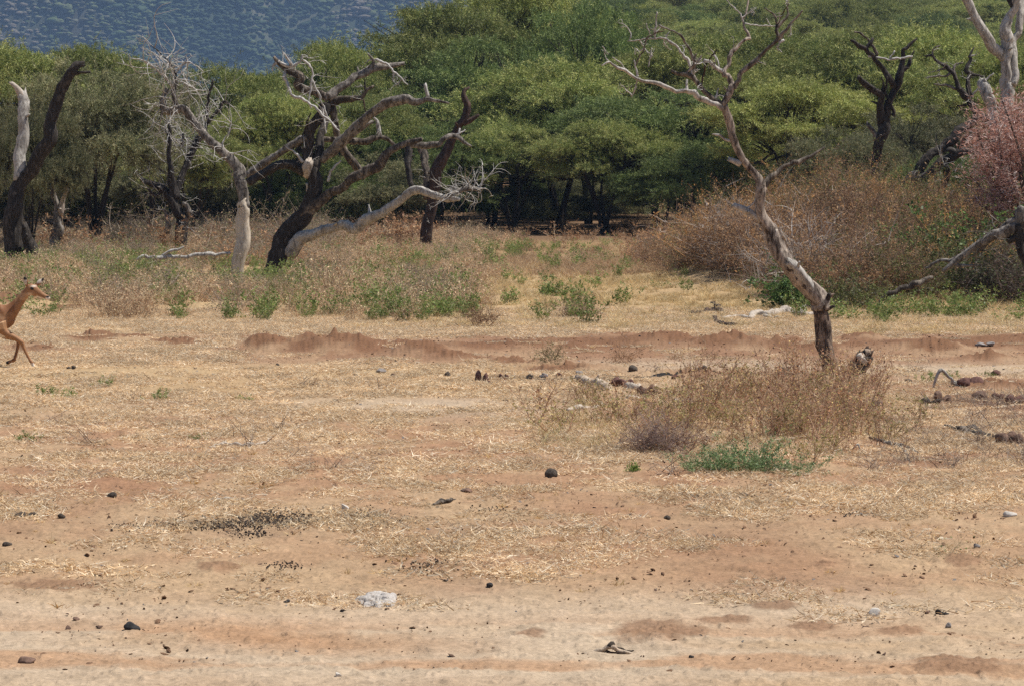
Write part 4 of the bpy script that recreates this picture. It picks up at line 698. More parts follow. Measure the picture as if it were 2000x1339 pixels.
#PART3
# ------------------------------------------------------------------ impala
def make_impala():
    D = 34.4; s = D / FPX; O = P(-20, 718, D); O[2] = float(ground_z(O[0], O[1])); rng = np.random.default_rng(8)
    root = empty('impala', O, 'tan hornless impala running right, half out of the left edge', 'antelope')
    def I(px, py, lat=0.): p = P(px, py, D) - O; p[1] = lat; return p
    def loft(l, f=1., lat=0., sides=20):
        pts = [I(a[0], a[1], a[3] if len(a) > 3 else lat) for a in l]; V, F_ = tube(pts, [a[2] * s for a in l], rng, sides, 0., 0, 0., .35)
        if f != 1.: V = V.copy(); V[:, 1] = lat + (V[:, 1] - lat) * f
        return V, F_
    mb = MB()
    mb.add(*loft([(-134, 616, 10), (-128, 616, 19), (-115, 615, 25), (-95, 615, 27), (-65, 619, 28), (-35, 622, 28), (-8, 622, 27), (8, 624, 25), (18, 628, 19), (24, 632, 11)], .68))
    mb.add(*loft([(-2, 617, 21), (10, 615, 22), (22, 607, 15.5), (33, 595, 11), (44, 581, 8.8), (52, 571, 8.6), (58, 565, 8.5)], .74))
    mb.add(*loft([(52, 562, 7), (57, 564, 11), (65, 567, 11), (71, 570.5, 9.3), (77, 574, 7.4), (84, 578, 5.8), (90, 580.5, 4.9), (95, 582.2, 4.3), (97.5, 583, 2.6)], .72))
    for lat, l in ((-.085, [(2, 630, 15), (8, 644, 10), (16, 651, 7.5), (30, 658, 5.4), (40, 664, 4.2), (45, 668, 4.2), (48, 676, 3.0), (54, 689, 2.5), (60, 700, 2.5), (64, 706, 3.2), (67, 712, 2.8), (69, 716, 3.1)]),
                   (.085, [(-6, 632, 14), (-1, 648, 10), (6, 655, 7.2), (18, 659, 5.2), (28, 662, 4.2), (33, 665, 4.2), (33, 674, 3.0), (30, 688, 2.6), (27, 698, 2.7), (25, 703, 3.2), (19, 706, 2.7), (14, 708, 3.0)]),
                   (-.10, [(-108, 622, 22), (-103, 640, 17), (-96, 655, 11), (-100, 668, 7), (-112, 682, 4.6), (-117, 688, 4.4), (-112, 697, 3.0), (-104, 707, 2.8), (-100, 711, 3.2), (-96, 715, 2.9)]),
                   (.10, [(-112, 622, 21), (-112, 642, 16), (-112, 658, 10), (-124, 672, 6.5), (-138, 682, 4.6), (-142, 688, 4.2), (-143, 698, 3.0), (-141, 708, 2.8), (-140, 711, 3.2), (-137, 715, 2.9)])):
        l = [(q[0], q[1], q[2] * (1.14 if q[2] < 6 else 1)) for q in l]
        mb.add(*loft(l, 1., lat, 12))
    mb.add(*loft([(-130, 606, 5), (-138, 616, 4), (-142, 632, 3), (-142, 646, 1.5)], 1.))
    def ear(b, tp, lat0, lat1):
        a = I(*b, lat0); c = I(*tp, lat1); m = (a + c) / 2
        V, F_ = tube([a, a * .7 + c * .3, m, a * .25 + c * .75, c], np.array([2.6, 4.2, 4.8, 3.6, 1.4]) * s, rng, 12, 0., 0, 0., .4)
        ax = (c - a) / np.linalg.norm(c - a); nn_ = np.cross(ax, (0, 1, 0)); nn_ /= np.linalg.norm(nn_)
        q = V - a; dep = q[:, 1] - (q @ ax) * ax[1]; V = V.copy(); V[:, 1] -= dep * .45; mb.add(V, F_)
    ear((53, 559), (49.5, 540), -.03, -.06); ear((68, 559), (84, 544), .03, .06)
    me = mb.mesh('impala_cage', B_dark); ob = bpy.data.objects.new('impala_cage', me); C.objects.link(ob)
    md = ob.modifiers.new('r', 'REMESH'); md.mode = 'VOXEL'; md.voxel_size = .0065; md.use_smooth_shade = True
    ms = ob.modifiers.new('s', 'SMOOTH'); ms.factor = .5; ms.iterations = 5
    dg = bpy.context.evaluated_depsgraph_get(); me2 = bpy.data.meshes.new_from_object(ob.evaluated_get(dg)); bpy.data.objects.remove(ob)
    n = len(me2.vertices); co = np.empty(n * 3); me2.vertices.foreach_get('co', co); co = co.reshape(-1, 3)
    W = co + O; W[:, 1] = D; x, y = proj(W[:, 0], W[:, 1], W[:, 2]); lat = co[:, 1]
    tanc = np.array((.31, .155, .072)); red = np.array((.21, .088, .038)); fawn = np.array((.58, .36, .2)); white = np.array((.74, .66, .56)); blk = np.array((.02, .016, .014))
    K = np.broadcast_to(tanc, (n, 3)).copy()
    def mx(c, f): nonlocal K; f = np.clip(f, 0, 1)[:, None]; K = K * (1 - f) + c * f
    nz = vnoise(co[:, 0] * 40, co[:, 2] * 40, 3) * .5 + .5
    body = (x < 30)
    mx(red, body * sstep(614, 606, y) * .85); mx(fawn, body * sstep(612, 620, y) * (1 - sstep(640, 644, y)) * sstep(18, 8, x) * .9); mx(white, body * sstep(638, 646, y) * (x < 12) * (y < 660) * (np.abs(lat) < .12) * .9)
    mx(red, (x > 18) * (y < 640) * sstep(0, 1, (y - 600) / 30) * .5); mx(fawn, (x > 40) * (x < 62) * (y > 572) * (y < 586) * .4)
    hd = x > 50
    mx(red, hd * (y < 556 + (x - 55) * .55) * (x < 90) * .5); mx(white, hd * sstep(0, 3, y - (575 + (x - 70) * .38)) * (x > 72) * .95); mx(white, (x > 90) * (y > 580.5) * .95)
    mx(white, np.exp(-((x - 66) / 5) ** 2 - ((y - 559) / 1.8) ** 2) * .8); mx(white, np.exp(-((x - 60) / 6) ** 2 - ((y - 574) / 3) ** 2) * .35)
    mx(blk, ((x - 93.5) / 3.4) ** 2 + ((y - 579.5) / 1.8) ** 2 < 1); mx(blk, np.exp(-((x - 57) / 3.5) ** 2 - ((y - 553.5) / 1.6) ** 2) * .7)
    mx(white * .8, (((x < 54) & (y < 556)) | ((x > 71) & (y < 554))) * (lat * np.where(x > 60, 1, -1) < 10) * .8); mx(blk, ((x < 55) & (y < 546)) | ((x > 79.5) & (y < 549.5)))
    mx(white, (x > 61) * (x < 75) * sstep(706, 710, y) * .9); mx(red * .7, (y > 664) * (y < 705) * (lat > 0) * (x < 40) * (x > 5) * .6); mx(white, ((y > 645) & (y < 660) & (np.abs(lat) < .06) & (x > 14) & (x < 30)) * .5)
    K = K * (.78 + .34 * nz[:, None] + .12 * vnoise(co[:, 0] * 140, co[:, 2] * 60, 4)[:, None])
    me2.materials.clear(); me2.materials.append(leafmat('impala_coat', .0, .6, .0)); a = me2.color_attributes.new('col', 'FLOAT_COLOR', 'POINT'); c4 = np.ones((n, 4), np.float32); c4[:, :3] = K; a.data.foreach_set('color', c4.ravel())
    me2.name = 'body'; link('body', me2, root)
    em, t_, b_, o_ = newmat('impala_eye'); b_.inputs['Base Color'].default_value = (.012, .008, .006, 1); b_.inputs['Roughness'].default_value = .12
    hf, t_, b_, o_ = newmat('impala_hoof'); b_.inputs['Base Color'].default_value = (.022, .018, .016, 1); b_.inputs['Roughness'].default_value = .4
    for sg in (-1, 1):
        mb = MB(); V, F_ = tube([I(61, 562.2, sg * .046), I(63.8, 563.4, sg * .050), I(67, 565.2, sg * .045)], np.array([1.5, 3.1, 1.5]) * s, rng, 10, 0, 0, 0, .4); mb.add(V, F_); link('eye', mb.mesh('eye', em), root)
    for (ax, ay, bx_, by_, lt) in ((68, 715, 71, 720, -.085), (15, 707.5, 9.5, 709.5, .085), (-97, 714, -93, 718, -.1), (-138, 714, -134, 718, .1)):
        mb = MB(); mb.add(*tube([I(ax, ay, lt), I((ax + bx_) / 2, (ay + by_) / 2, lt), I(bx_, by_, lt)], np.array([3.2, 3.4, 2.0]) * s, rng, 10, 0, 0, 0, .5)); link('hoof', mb.mesh('hoof', hf), root)
make_impala()

# ------------------------------------------------------------------ stones, dung, crust
S_dung = stonemat('elephant_dung', (.035, .028, .023), (.12, .095, .075), 40., 1.); S_red = stonemat('red_dung', (.07, .034, .028), (.2, .105, .085), 30., 1.)
S_black = stonemat('black_rock', (.015, .014, .015), (.06, .056, .055), 20., .6); S_brown = stonemat('brown_rock', (.09, .055, .04), (.24, .15, .11), 20., .8)
S_white = stonemat('pale_rock', (.42, .37, .31), (.68, .63, .57), 15., .6); S_grey = stonemat('grey_rock', (.16, .14, .13), (.34, .31, .29), 20., .8)
S_clod = stonemat('earth_clod', (.2, .11, .065), (.38, .23, .14), 15., .9)
def stone_mesh(rng, w, h, dp, lumpy=.2, lobes=0):
    import bmesh
    bm = bmesh.new(); bmesh.ops.create_icosphere(bm, subdivisions=3, radius=1.)
    V = np.array([v.co[:] for v in bm.verts]); F_ = np.array([[v.index for v in f.verts] for f in bm.faces]); bm.free()
    k = rng.normal(size=(7, 3)) * 1.6; ph = rng.uniform(0, 6, 7); g = 1 + lumpy * sum(np.sin(V @ k[i] + ph[i]) for i in range(7)) / 3
    k = rng.normal(size=(6, 3)) * 5; g = g + lumpy * .35 * sum(np.sin(V @ k[i] + ph[i]) for i in range(6)) / 3
    g = g - .25 * lumpy * np.clip(V @ (lambda q: q / np.linalg.norm(q))(rng.normal(size=3)) - .55, 0, 1) * 3
    V = V * g[:, None]
    if lumpy >= .2:
        for q in range(7):
            nq = rng.normal(size=3); nq /= np.linalg.norm(nq); c_ = rng.uniform(.55, .85); dq = V @ nq; V = V - np.clip(dq - c_, 0, None)[:, None] * nq * .85
    V[:, 2] = np.where(V[:, 2] < -.55, -.55 + (V[:, 2] + .55) * .2, V[:, 2]); V = V - (0, 0, V[:, 2].min() * .84)
    V = V / (np.ptp(V[:, 0]), np.ptp(V[:, 1]), V[:, 2].max()) * (w, dp, h); return V, F_
def rock(name, px, py, w, h, mat, label, cat, group, seed=0, lumpy=.2, lobes=1):
    rng = np.random.default_rng(seed + int(px)); g = G(px, py); s = g[1] / FPX; mb = MB()
    for k in range(lobes):
        f = 1. if lobes == 1 else rng.uniform(.45, .75); V, F_ = stone_mesh(rng, w * s * f, h * s * (1 if lobes == 1 else rng.uniform(.6, 1)), w * s * f * rng.uniform(.7, 1), lumpy)
        mb.add(V + ((0, 0, 0) if lobes == 1 else (w * s * (-.3 + .6 * k / max(1, lobes - 1)), rng.uniform(-.2, .2) * w * s, 0)), F_)
    return tag(link(name, mb.mesh(name, mat), None, g - (0, 0, h * s * .05), rng.uniform(-.3, .3)), label, cat, group)
GS, GD = 'loose stones on the ground', 'lumps of elephant dung'
ROCKS = [
    ('dung_ball', 1077, 933, 27, 19, S_dung, 'round dark grey dung ball on straw below the weeds, largest in the middle', 'dung', GD, .12, 1),
    ('stone', 252, 1236, 33, 19, S_black, 'fist sized dark grey cracked stone on sand at lower left', 'stone', GS, .25, 1),
    ('stone', 41, 1303, 36, 15, S_brown, 'flat brown stone in the lower left corner', 'stone', GS, .25, 1),
    ('stone', 1716, 1206, 24, 15, S_white, 'whitish pointed stone at lower right', 'stone', GS, .35, 1),
    ('stone', 1847, 1206, 28, 13, S_black, 'shiny black flat stone at lower right', 'stone', GS, .2, 1),
    ('stone', 1817, 1203, 13, 7, S_brown, 'little red brown stone left of the black flat stone', 'stone', GS, .3, 1),
    ('stone', 1861, 1230, 14, 11, S_grey, 'small grey pointed stone under the black flat stone', 'stone', GS, .35, 1),
    ('stone', 1978, 1010, 28, 11, S_white, 'pale cream stone at the right edge', 'stone', GS, .2, 1),
    ('dung_ball', 47, 1012, 34, 12, S_dung, 'double dark dung lump near the left edge', 'dung', GD, .25, 2),
    ('dung_ball', 115, 1014, 15, 11, S_dung, 'small dung ball right of the double lump', 'dung', GD, .2, 1),
    ('dung_ball', 214, 973, 20, 12, S_dung, 'grey oval dung ball in straw at left', 'dung', GD, .15, 1),
    ('stone', 8, 1068, 20, 8, S_dung, 'low dark lump cut by the left edge', 'stone', GS, .25, 1),
    ('stone', 911, 962, 25, 9, S_brown, 'brown flattened lump above the curled bark', 'stone', GS, .25, 1),
    ('stone', 672, 1000, 18, 15, S_white, 'cream upright stone beside the black dropping patch', 'stone', GS, .35, 1),
    ('stone', 955, 1150, 15, 10, S_black, 'small black stone right of the white crust', 'stone', GS, .2, 1),
    ('stone', 556, 1182, 13, 8, S_black, 'little dark stone touching the forked chip', 'stone', GS, .3, 1),
    ('stone', 142, 1216, 14, 7, S_brown, 'brown pebble up left of the cracked stone', 'stone', GS, .3, 1),
    ('stone', 1370, 1250, 13, 6, S_black, 'black pebble at the tip of the big dark earth patch', 'stone', GS, .25, 1),
    ('stone', 1355, 1291, 11, 6, S_black, 'black pebble below the big dark earth patch', 'stone', GS, .25, 1),
    ('stone', 657, 1328, 13, 9, S_white, 'pale pebble close to the bottom edge', 'stone', GS, .3, 1),
    ('stone', 1305, 1016, 14, 9, S_dung, 'dark crumbly lump in the middle right sand', 'stone', GS, .35, 1),
    ('stone', 1915, 1072, 14, 9, S_grey, 'purplish grey pebble near the tiny shrub at right', 'stone', GS, .3, 1),
    ('stone', 941, 747, 26, 27, S_red, 'tall red brown lump of dung with a split top', 'dung', GD, .28, 2),
    ('dung_ball', 955, 751, 11, 9, S_red, 'small red dung ball at the foot of the tall lump', 'dung', GD, .3, 1),
    ('dung_ball', 984, 740, 20, 13, S_red, 'purple brown dung lump right of the tall one', 'dung', GD, .3, 2),
    ('dung_ball', 874, 736, 17, 12, S_dung, 'dark dung ball left of the tall red lump', 'dung', GD, .25, 1),
    ('dung_ball', 1034, 741, 17, 12, S_dung, 'dark dung ball first right of the purple brown lump', 'dung', GD, .25, 1),
    ('dung_ball', 1062, 738, 17, 11, S_grey, 'grey dung ball left of the bleached log', 'dung', GD, .25, 1),
    ('dung_ball', 1092, 734, 12, 7, S_red, 'tiny reddish dung lump just up left of the bleached log', 'dung', GD, .25, 1),
    ('dung_ball', 1133, 731, 16, 8, S_grey, 'flat grey lump directly above the bleached log', 'dung', GD, .2, 1),
    ('dung_heap', 1218, 754, 44, 24, S_red, 'dark red dung heap between the log and the white wood chunk', 'dung', GD, .3, 3),
    ('dung_heap', 1263, 772, 36, 26, S_brown, 'brown crumbling dung heap right of the white wood chunk', 'dung', GD, .3, 3),
    ('dung_ball', 1237, 725, 18, 14, S_dung, 'dark dung ball standing above the red heap', 'dung', GD, .25, 1),
    ('dung_ball', 1326, 741, 26, 14, S_red, 'purple dung cluster right of the red heaps', 'dung', GD, .35, 3),
    ('dung_ball', 1365, 731, 16, 10, S_grey, 'grey dung ball next to the purple cluster', 'dung', GD, .25, 1),
    ('dung_ball', 1377, 720, 11, 8, S_dung, 'small black dung ball above the grey one', 'dung', GD, .25, 1),
    ('dung_ball', 1350, 762, 18, 12, S_red, 'reddish dung lump half hidden in weeds', 'dung', GD, .3, 2),
    ('dung_ball', 1535, 728, 22, 14, S_black, 'black shiny dung lump left of the bare trunk foot', 'dung', GD, .3, 2),
    ('stone', 742, 727, 22, 9, S_grey, 'flat purplish stone left of the dung balls', 'stone', GS, .3, 1),
    ('stone', 766, 736, 12, 8, S_brown, 'round brown stone beside the flat purplish one', 'stone', GS, .2, 1),
    ('stone', 137, 721, 16, 9, S_dung, 'small dark lump on straw right of the impala hoof', 'stone', GS, .35, 2),
    ('stone', 542, 714, 9, 5, S_dung, 'tiny dark lump left of the red mounds', 'stone', GS, .3, 1),
    ('stone', 1152, 630, 26, 7, S_grey, 'flat bluish stone on the pale grass in the middle distance', 'stone', GS, .25, 2),
    ('stone', 1925, 675, 38, 11, S_grey, 'blue grey flat stone at the edge of grass far right', 'stone', GS, .3, 2),
    ('dung_heap', 1897, 753, 48, 24, S_red, 'long dark purple dung heap behind the bent stick', 'dung', GD, .25, 3),
    ('dung_ball', 1918, 779, 32, 18, S_brown, 'rounded brown dung ball below the purple heap', 'dung', GD, .2, 1),
    ('dung_ball', 1951, 779, 24, 18, S_red, 'purple brown dung ball second from the right edge', 'dung', GD, .25, 2),
    ('dung_heap', 1986, 789, 40, 26, S_red, 'large dark red dung heap at the right edge', 'dung', GD, .28, 3),
    ('dung_ball', 1932, 790, 17, 9, S_red, 'small purple dung lump lowest in its row', 'dung', GD, .3, 1),
    ('dung_heap', 1820, 790, 30, 18, S_dung, 'dark hollow dung lump left of the bent stick', 'dung', GD, .35, 2),
    ('dung_heap', 1845, 783, 32, 22, S_brown, 'broken brown dung lump at the foot of the bent stick', 'dung', GD, .35, 2),
    ('dung_ball', 1947, 732, 20, 11, S_red, 'maroon dung lump above the long purple heap', 'dung', GD, .3, 1),
    ('dung_ball', 1776, 747, 16, 9, S_dung, 'dark lump right of the weed patch', 'dung', GD, .3, 1),
    ('stone', 1978, 868, 50, 30, S_brown, 'lumpy brown root mass at the right edge below the dung', 'root', 'root masses', .35, 3),
    ('stone', 1715, 800, 26, 26, S_log if False else S_brown, 'upright tan stump of wood hidden in the weeds', 'stump', 'root masses', .3, 2),
]
for k, (nm, px, py, w_, h_, m_, lb, ct, gp, lu, lo) in enumerate(ROCKS): rock(nm, px, py, w_, h_, m_, lb, ct, gp, k, lu, lo)
# white mineral crust: broken pale plates
rng = np.random.default_rng(91); g0 = G(737, 1180); mb = MB(); s = g0[1] / FPX
def slab(cx, cy, rx, ry, h, seed):
    """thin broken plate with ragged rim and crumbly top"""
    n, m = 72, 16; th = np.linspace(0, 2 * np.pi, n, endpoint=False); q = np.linspace(0, 1, m)[:, None]
    rim = .62 + .75 * vnoise(np.cos(th) * 2.2 + seed, np.sin(th) * 2.2, seed) + .2 * vnoise(np.cos(th) * 8, np.sin(th) * 8 + seed, seed + 1)
    x = np.cos(th)[None] * q * rim * rx; y = np.sin(th)[None] * q * rim * ry
    z = h * (1 - .45 * q ** 2) * (.45 + .9 * fbm((x + cx) * 22, (y + cy) * 22, seed + 3, 4)) - .03 * h / .05 * sstep(.6, .75, fbm((x + cx) * 16, (y + cy) * 30, seed + 5, 2)) + x * 0
    z[-1] = -.02; V = np.stack([x + cx, y + cy, z], -1).reshape(-1, 3); i = np.arange(m - 1)[:, None] * n; j = np.arange(n)[None]; j2 = (j + 1) % n
    mb.add(V, np.stack([i + j, i + n + j, i + n + j2, i + j2], -1).reshape(-1, 4))
slab(0, 0, 36 * s, .17, .055, 3); slab(-.03, -.13, 16 * s, .05, .03, 5); slab(.07, -.1, 10 * s, .05, .035, 7); slab(-.11, .02, 12 * s, .07, .03, 9)
for k in range(26):
    a = rng.uniform(0, 6.28); r_ = rng.uniform(.75, 1.5); w_ = rng.uniform(.006, .02); V, F_ = stone_mesh(rng, w_, w_ * .5, w_, .4); mb.add(V + (r_ * math.cos(a) * 32 * s, r_ * math.sin(a) * .15, 0), F_)
tag(link('mineral_crust', mb.mesh('mineral_crust', stonemat('white_crust', (.32, .28, .25), (.56, .52, .48), 30., 1.)), None, g0), 'broken white mineral crust lying on the sand', 'crust')

# ------------------------------------------------------------------ grass, weeds, brush
def ringdir(rng, n, up0, up1):
    th = rng.uniform(0, 6.283, n); u = rng.uniform(up0, up1, n); c = np.sqrt(np.clip(1 - u * u, 0, 1)); return np.stack([c * np.cos(th), c * np.sin(th), u], 1)
STRAW = [(.80, .64, .43), (.66, .48, .28), (.84, .74, .57), (.44, .27, .14)]
def straw_patch(seed, n=300, R0=.27):
    rng = np.random.default_rng(seed); r = R0 * rng.uniform(0, 1, n) ** .6; th = rng.uniform(0, 6.283, n)
    P0 = np.stack([r * np.cos(th), r * np.sin(th), rng.uniform(-.002, .010, n)], 1); d = ringdir(rng, n, -.12, .4); V, F_, K = ribbons(P0, d, np.where(rng.uniform(size=n) < .65, rng.uniform(.025, .075, n), rng.uniform(.01, .03, n)), rng.uniform(.004, .008, n), mixcol(rng, n, STRAW, (.35, .3, .2, .15)), rng, rng.normal(0, .35, (n, 3)), 2)
    return make_mesh('straw_patch', V, F_, M_dry, K, False)
def tuft(seed, n, H, spread, pal, W=(.003, .006), lean=(.35, 1), base=.05, wts=None, bend=.35):
    rng = np.random.default_rng(seed); r = base * rng.uniform(0, 1, n) ** .5; th = rng.uniform(0, 6.283, n)
    P0 = np.stack([r * np.cos(th), r * np.sin(th), -.01 * np.ones(n)], 1); d = ringdir(rng, n, *lean) ; d[:, :2] += P0[:, :2] / base * spread
    V, F_, K = ribbons(P0, d, H * rng.uniform(.4, 1, n), rng.uniform(*W, n), mixcol(rng, n, pal, wts), rng, rng.normal(0, bend, (n, 3)) * (1, 1, .4) - (0, 0, .12), 3)
    return make_mesh('tuft', V, F_, M_dry, K, False)
def weed(seed, ns, H, R0, spal, lpal, nl, ls=(.015, .035), lw=.5, mat=None, side=6, lean=(.6, 1), low=.3, tw=.006):
    """stems with side shoots and small leaves or seed heads"""
    rng = np.random.default_rng(seed); r = R0 * rng.uniform(0, 1, ns) ** .5; th = rng.uniform(0, 6.283, ns)
    P0 = np.stack([r * np.cos(th), r * np.sin(th), -.02 * np.ones(ns)], 1); d = ringdir(rng, ns, *lean); d /= np.linalg.norm(d, axis=1)[:, None]; L = H * rng.uniform(.45, 1, ns); bd = rng.normal(0, .22, (ns, 3)) * (1, 1, .3)
    A = ribbons(P0, d, L, tw * rng.uniform(.8, 1.5, ns), mixcol(rng, ns, spal), rng, bd, 3)
    k = np.repeat(np.arange(ns), side); t = rng.uniform(low, 1, len(k)); Q = P0[k] + d[k] * (L[k] * t)[:, None] + bd[k] * (L[k] * t * t)[:, None]; d2 = ringdir(rng, len(k), -.1, .9) + d[k] * .6; L2 = L[k] * rng.uniform(.12, .34, len(k)); d2 /= np.linalg.norm(d2, axis=1)[:, None]
    B = ribbons(Q, d2, L2, tw * .6, mixcol(rng, len(k), spal), rng, rng.normal(0, .3, (len(k), 3)), 2)
    j = rng.integers(0, len(k), nl); t = rng.uniform(.1, 1.05, nl); S_ = Q[j] + d2[j] * (L2[j] * t)[:, None] + rng.normal(0, .006, (nl, 3)); lL = rng.uniform(*ls, nl)
    E = ribbons(S_, ringdir(rng, nl, -.5, 1), lL, lL * lw, mixcol(rng, nl, lpal, None, .18), rng, None, 1)
    V = []; F_ = []; K = []; n0 = 0
    for v, f, c in (A, B, E): V.append(v); F_.append(f + n0); K.append(c); n0 += len(v)
    return make_mesh('weed', np.vstack(V), np.vstack(F_), mat or M_dry, np.vstack(K), False)
def shrub(seed, R0, H, n1, nl, spal, lpal, ls=(.02, .05), lw=.5, mat=None, tangle=.35, side=9, tw=.012):
    rng = np.random.default_rng(seed); P0 = np.stack([rng.normal(0, R0 * .25, n1), rng.normal(0, R0 * .25, n1), rng.uniform(-.05, H * .25, n1)], 1)
    d = ringdir(rng, n1, .05, 1.); L = rng.uniform(.55, 1., n1) * np.where(True, np.sqrt((R0 * d[:, 0]) ** 2 + (R0 * d[:, 1]) ** 2 + (H * d[:, 2]) ** 2), 1); bd = rng.normal(0, tangle, (n1, 3)); bd[:, 2] -= .15
    A = ribbons(P0, d, L, tw * rng.uniform(.6, 1.5, n1), mixcol(rng, n1, spal), rng, bd, 4)
    k = np.repeat(np.arange(n1), side); t = rng.uniform(.2, 1, len(k)); Q = P0[k] + d[k] * (L[k] * t)[:, None] + bd[k] * (L[k] * t * t)[:, None]; d2 = ringdir(rng, len(k), -.5, 1) + d[k] * .4; d2 /= np.linalg.norm(d2, axis=1)[:, None]; L2 = rng.uniform(.12, .42, len(k)) * min(1, H)
    B = ribbons(Q, d2, L2, tw * .55, mixcol(rng, len(k), spal), rng, rng.normal(0, .5, (len(k), 3)), 3)
    parts = [A, B]
    if nl:
        j = rng.integers(0, len(k), nl); t = rng.uniform(.1, 1.1, nl); S_ = Q[j] + d2[j] * (L2[j] * t)[:, None] + rng.normal(0, .02, (nl, 3)); lL = rng.uniform(*ls, nl)
        parts.append(ribbons(S_, ringdir(rng, nl, -.6, 1), lL, lL * lw, mixcol(rng, nl, lpal, None, .2), rng, None, 1))
    V = []; F_ = []; K = []; n0 = 0
    for v, f, c in parts: V.append(v); F_.append(f + n0); K.append(c); n0 += len(v)
    return make_mesh('shrub', np.vstack(V), np.vstack(F_), mat or M_dry, np.vstack(K), False)
def field(rng, n, y0, y1, dens, half=.235):
    """random ground points between depths y0 and y1 kept with probability dens(px, py, X, Y)"""
    Y = np.sqrt(rng.uniform(y0 * y0, y1 * y1, n)); X = rng.uniform(-half, half, n) * Y; px = CX + FPX * X / Y; py = HOR + FPX * CAMH / Y
    k = rng.uniform(0, 1, n) < dens(px, py, X, Y); X = X[k]; Y = Y[k]; return np.stack([X, Y, ground_z(X, Y)], 1)
def rs(rng, n, a, b, tilt=.08):
    rot = rng.normal(0, tilt, (n, 3)); rot[:, 2] = rng.uniform(0, 6.283, n); s = rng.uniform(a, b, n); return rot, np.stack([s, s, s * rng.uniform(.8, 1.2, n)], 1)
def band(v, a, b, f=12): return sstep(a - f, a + f, v) * (1 - sstep(b - f, b + f, v))
def patch(X, Y, sd, lo=.42, hi=.6, sx=1.2, sy=1.2): return sstep(lo, hi, fbm(X / sx, Y / sy, sd, 4))
def heapmask(px, py):
    m = 0
    for (hx, hy, hw, hp) in HEAPS: m = np.maximum(m, np.exp(-((px - hx) / hw) ** 2 - ((py - hy + 12) / (12 + hp * .5)) ** 2) * min(1, hp / 14))
    return 1 - .92 * sstep(.25, .6, m)
rng = np.random.default_rng(101)
def d_straw(px, py, X, Y):
    p = patch(X, Y, 201, .40, .62, .9, 2.2); q = patch(X, Y, 203, .38, .6, .35, .9)
    st = sstep(.44, .58, fbm(X / 1.3, Y / .9, 261, 4)); q2 = sstep(.48, .6, fbm(X / .42, Y / .5, 263, 4))
    d = .07 * q2 * band(py, 640, 1150)
    d = np.maximum(d, band(py, 800, 925, 18) * (.10 + .55 * q2) * (.45 + .55 * p)); d = np.maximum(d, band(py, 925, 1130, 30) * .55 * st * q2); d = np.maximum(d, band(py, 1080, 1200, 30) * .16 * st * q2)
    d = np.maximum(d, band(py, 712, 800) * (.1 + .5 * q2) * (.4 + .6 * p) * (1 - band(py, 775, 815) * band(px, 560, 1000, 60) * .95)); d = np.maximum(d, band(py, 600, 655) * .7)
    d = np.maximum(d, sstep(1250, 1400, px) * band(py, 880, 1000) * .55 * (.2 + .8 * q2) * (.4 + .6 * p))
    d = np.maximum(d, (1 - sstep(380, 520, px)) * band(py, 620, 720) * (.2 + .55 * q2)); d = np.maximum(d, band(py, 655, 712) * .4 * p * q2)
    d = d * (1 - sstep(1050, 1250, px) * band(py, 700, 735, 8) * .9)
    return d * heapmask(px, py)
pts = field(rng, 62000, 14.2, 50, d_straw); rot, sc = rs(rng, len(pts), .6, 1.3, .05)
pts = pts[rng.uniform(0, 1, len(pts)) < .62]; rot = rot[:len(pts)]; sc = sc[:len(pts)]
scatter('straw_litter', pts + (0, 0, .004), rot, sc, [straw_patch(k) for k in range(300, 307)], 'pale dry straw and broken grass stems littering the earth', 'straw')
def d_tuft(px, py, X, Y): return np.clip(d_straw(px, py, X, Y) * .6 + .05 * patch(X, Y, 205) + band(py, 940, 1180, 30) * .22 * patch(X, Y, 207, .47, .6, .5, .7), 0, 1) * heapmask(px, py) * (1 - sstep(1120, 1220, py) * .8)
pts = field(rng, 14000, 13.5, 50, d_tuft); rot, sc = rs(rng, len(pts), .5, 1.3, .12)
scatter('grass_stubble', pts, rot, sc, [tuft(320 + k, 30, .065, .9, [(.66, .48, .22), (.7, .56, .32), (.55, .33, .12), (.45, .25, .1)], (.0035, .007), (.15, .95), .035) for k in range(6)], 'short golden grass stubble dotted over the ground', 'grass')
# clods, pebbles
def lumpmesh(seed, mat):
    r_ = np.random.default_rng(seed); V, F_ = lump(r_, 7); mb = MB(); mb.add(V * (1, 1, .7), F_); return mb.mesh('clod', mat, False)
def d_clod(px, py, X, Y): return .25 + .5 * patch(X, Y, 209, .45, .6, .6, .9) + .5 * band(py, 635, 720) + .6 * (1 - heapmask(px, py))
pts = field(rng, 46000, 13.0, 42, d_clod); n = len(pts); rot, _ = rs(rng, n, 1, 1, .5); s = .003 + .005 * rng.pareto(2.8, n); s = np.clip(s, 0, .017)
scatter('earth_clods', pts, rot, np.stack([s * 1.3, s, s * .8], 1), [lumpmesh(330 + k, S_clod) for k in range(6)] + [lumpmesh(340, S_brown), lumpmesh(345, S_grey)], 'small clods and pebbles scattered over the bare earth', 'clods')
def d_pel(px, py, X, Y):
    g = lambda x, y, w_, h_: np.exp(-((px - x) / w_) ** 2 - ((py - y) / h_) ** 2)
    return np.clip(1.0 * g(520, 1020, 70, 12) + .7 * g(440, 1030, 90, 9) + g(590, 1025, 30, 6) + .8 * g(700, 1018, 60, 14) + .7 * g(490, 1048, 30, 7) + .35 * g(330, 1030, 90, 8) + .4 * g(560, 1110, 40, 5) + .5 * g(880, 1075, 25, 5) + .4 * g(1410, 968, 60, 6) + .5 * g(1690, 1010, 35, 4) + .4 * g(960, 995, 40, 4) + .3 * g(830, 1110, 40, 12), 0, 1)
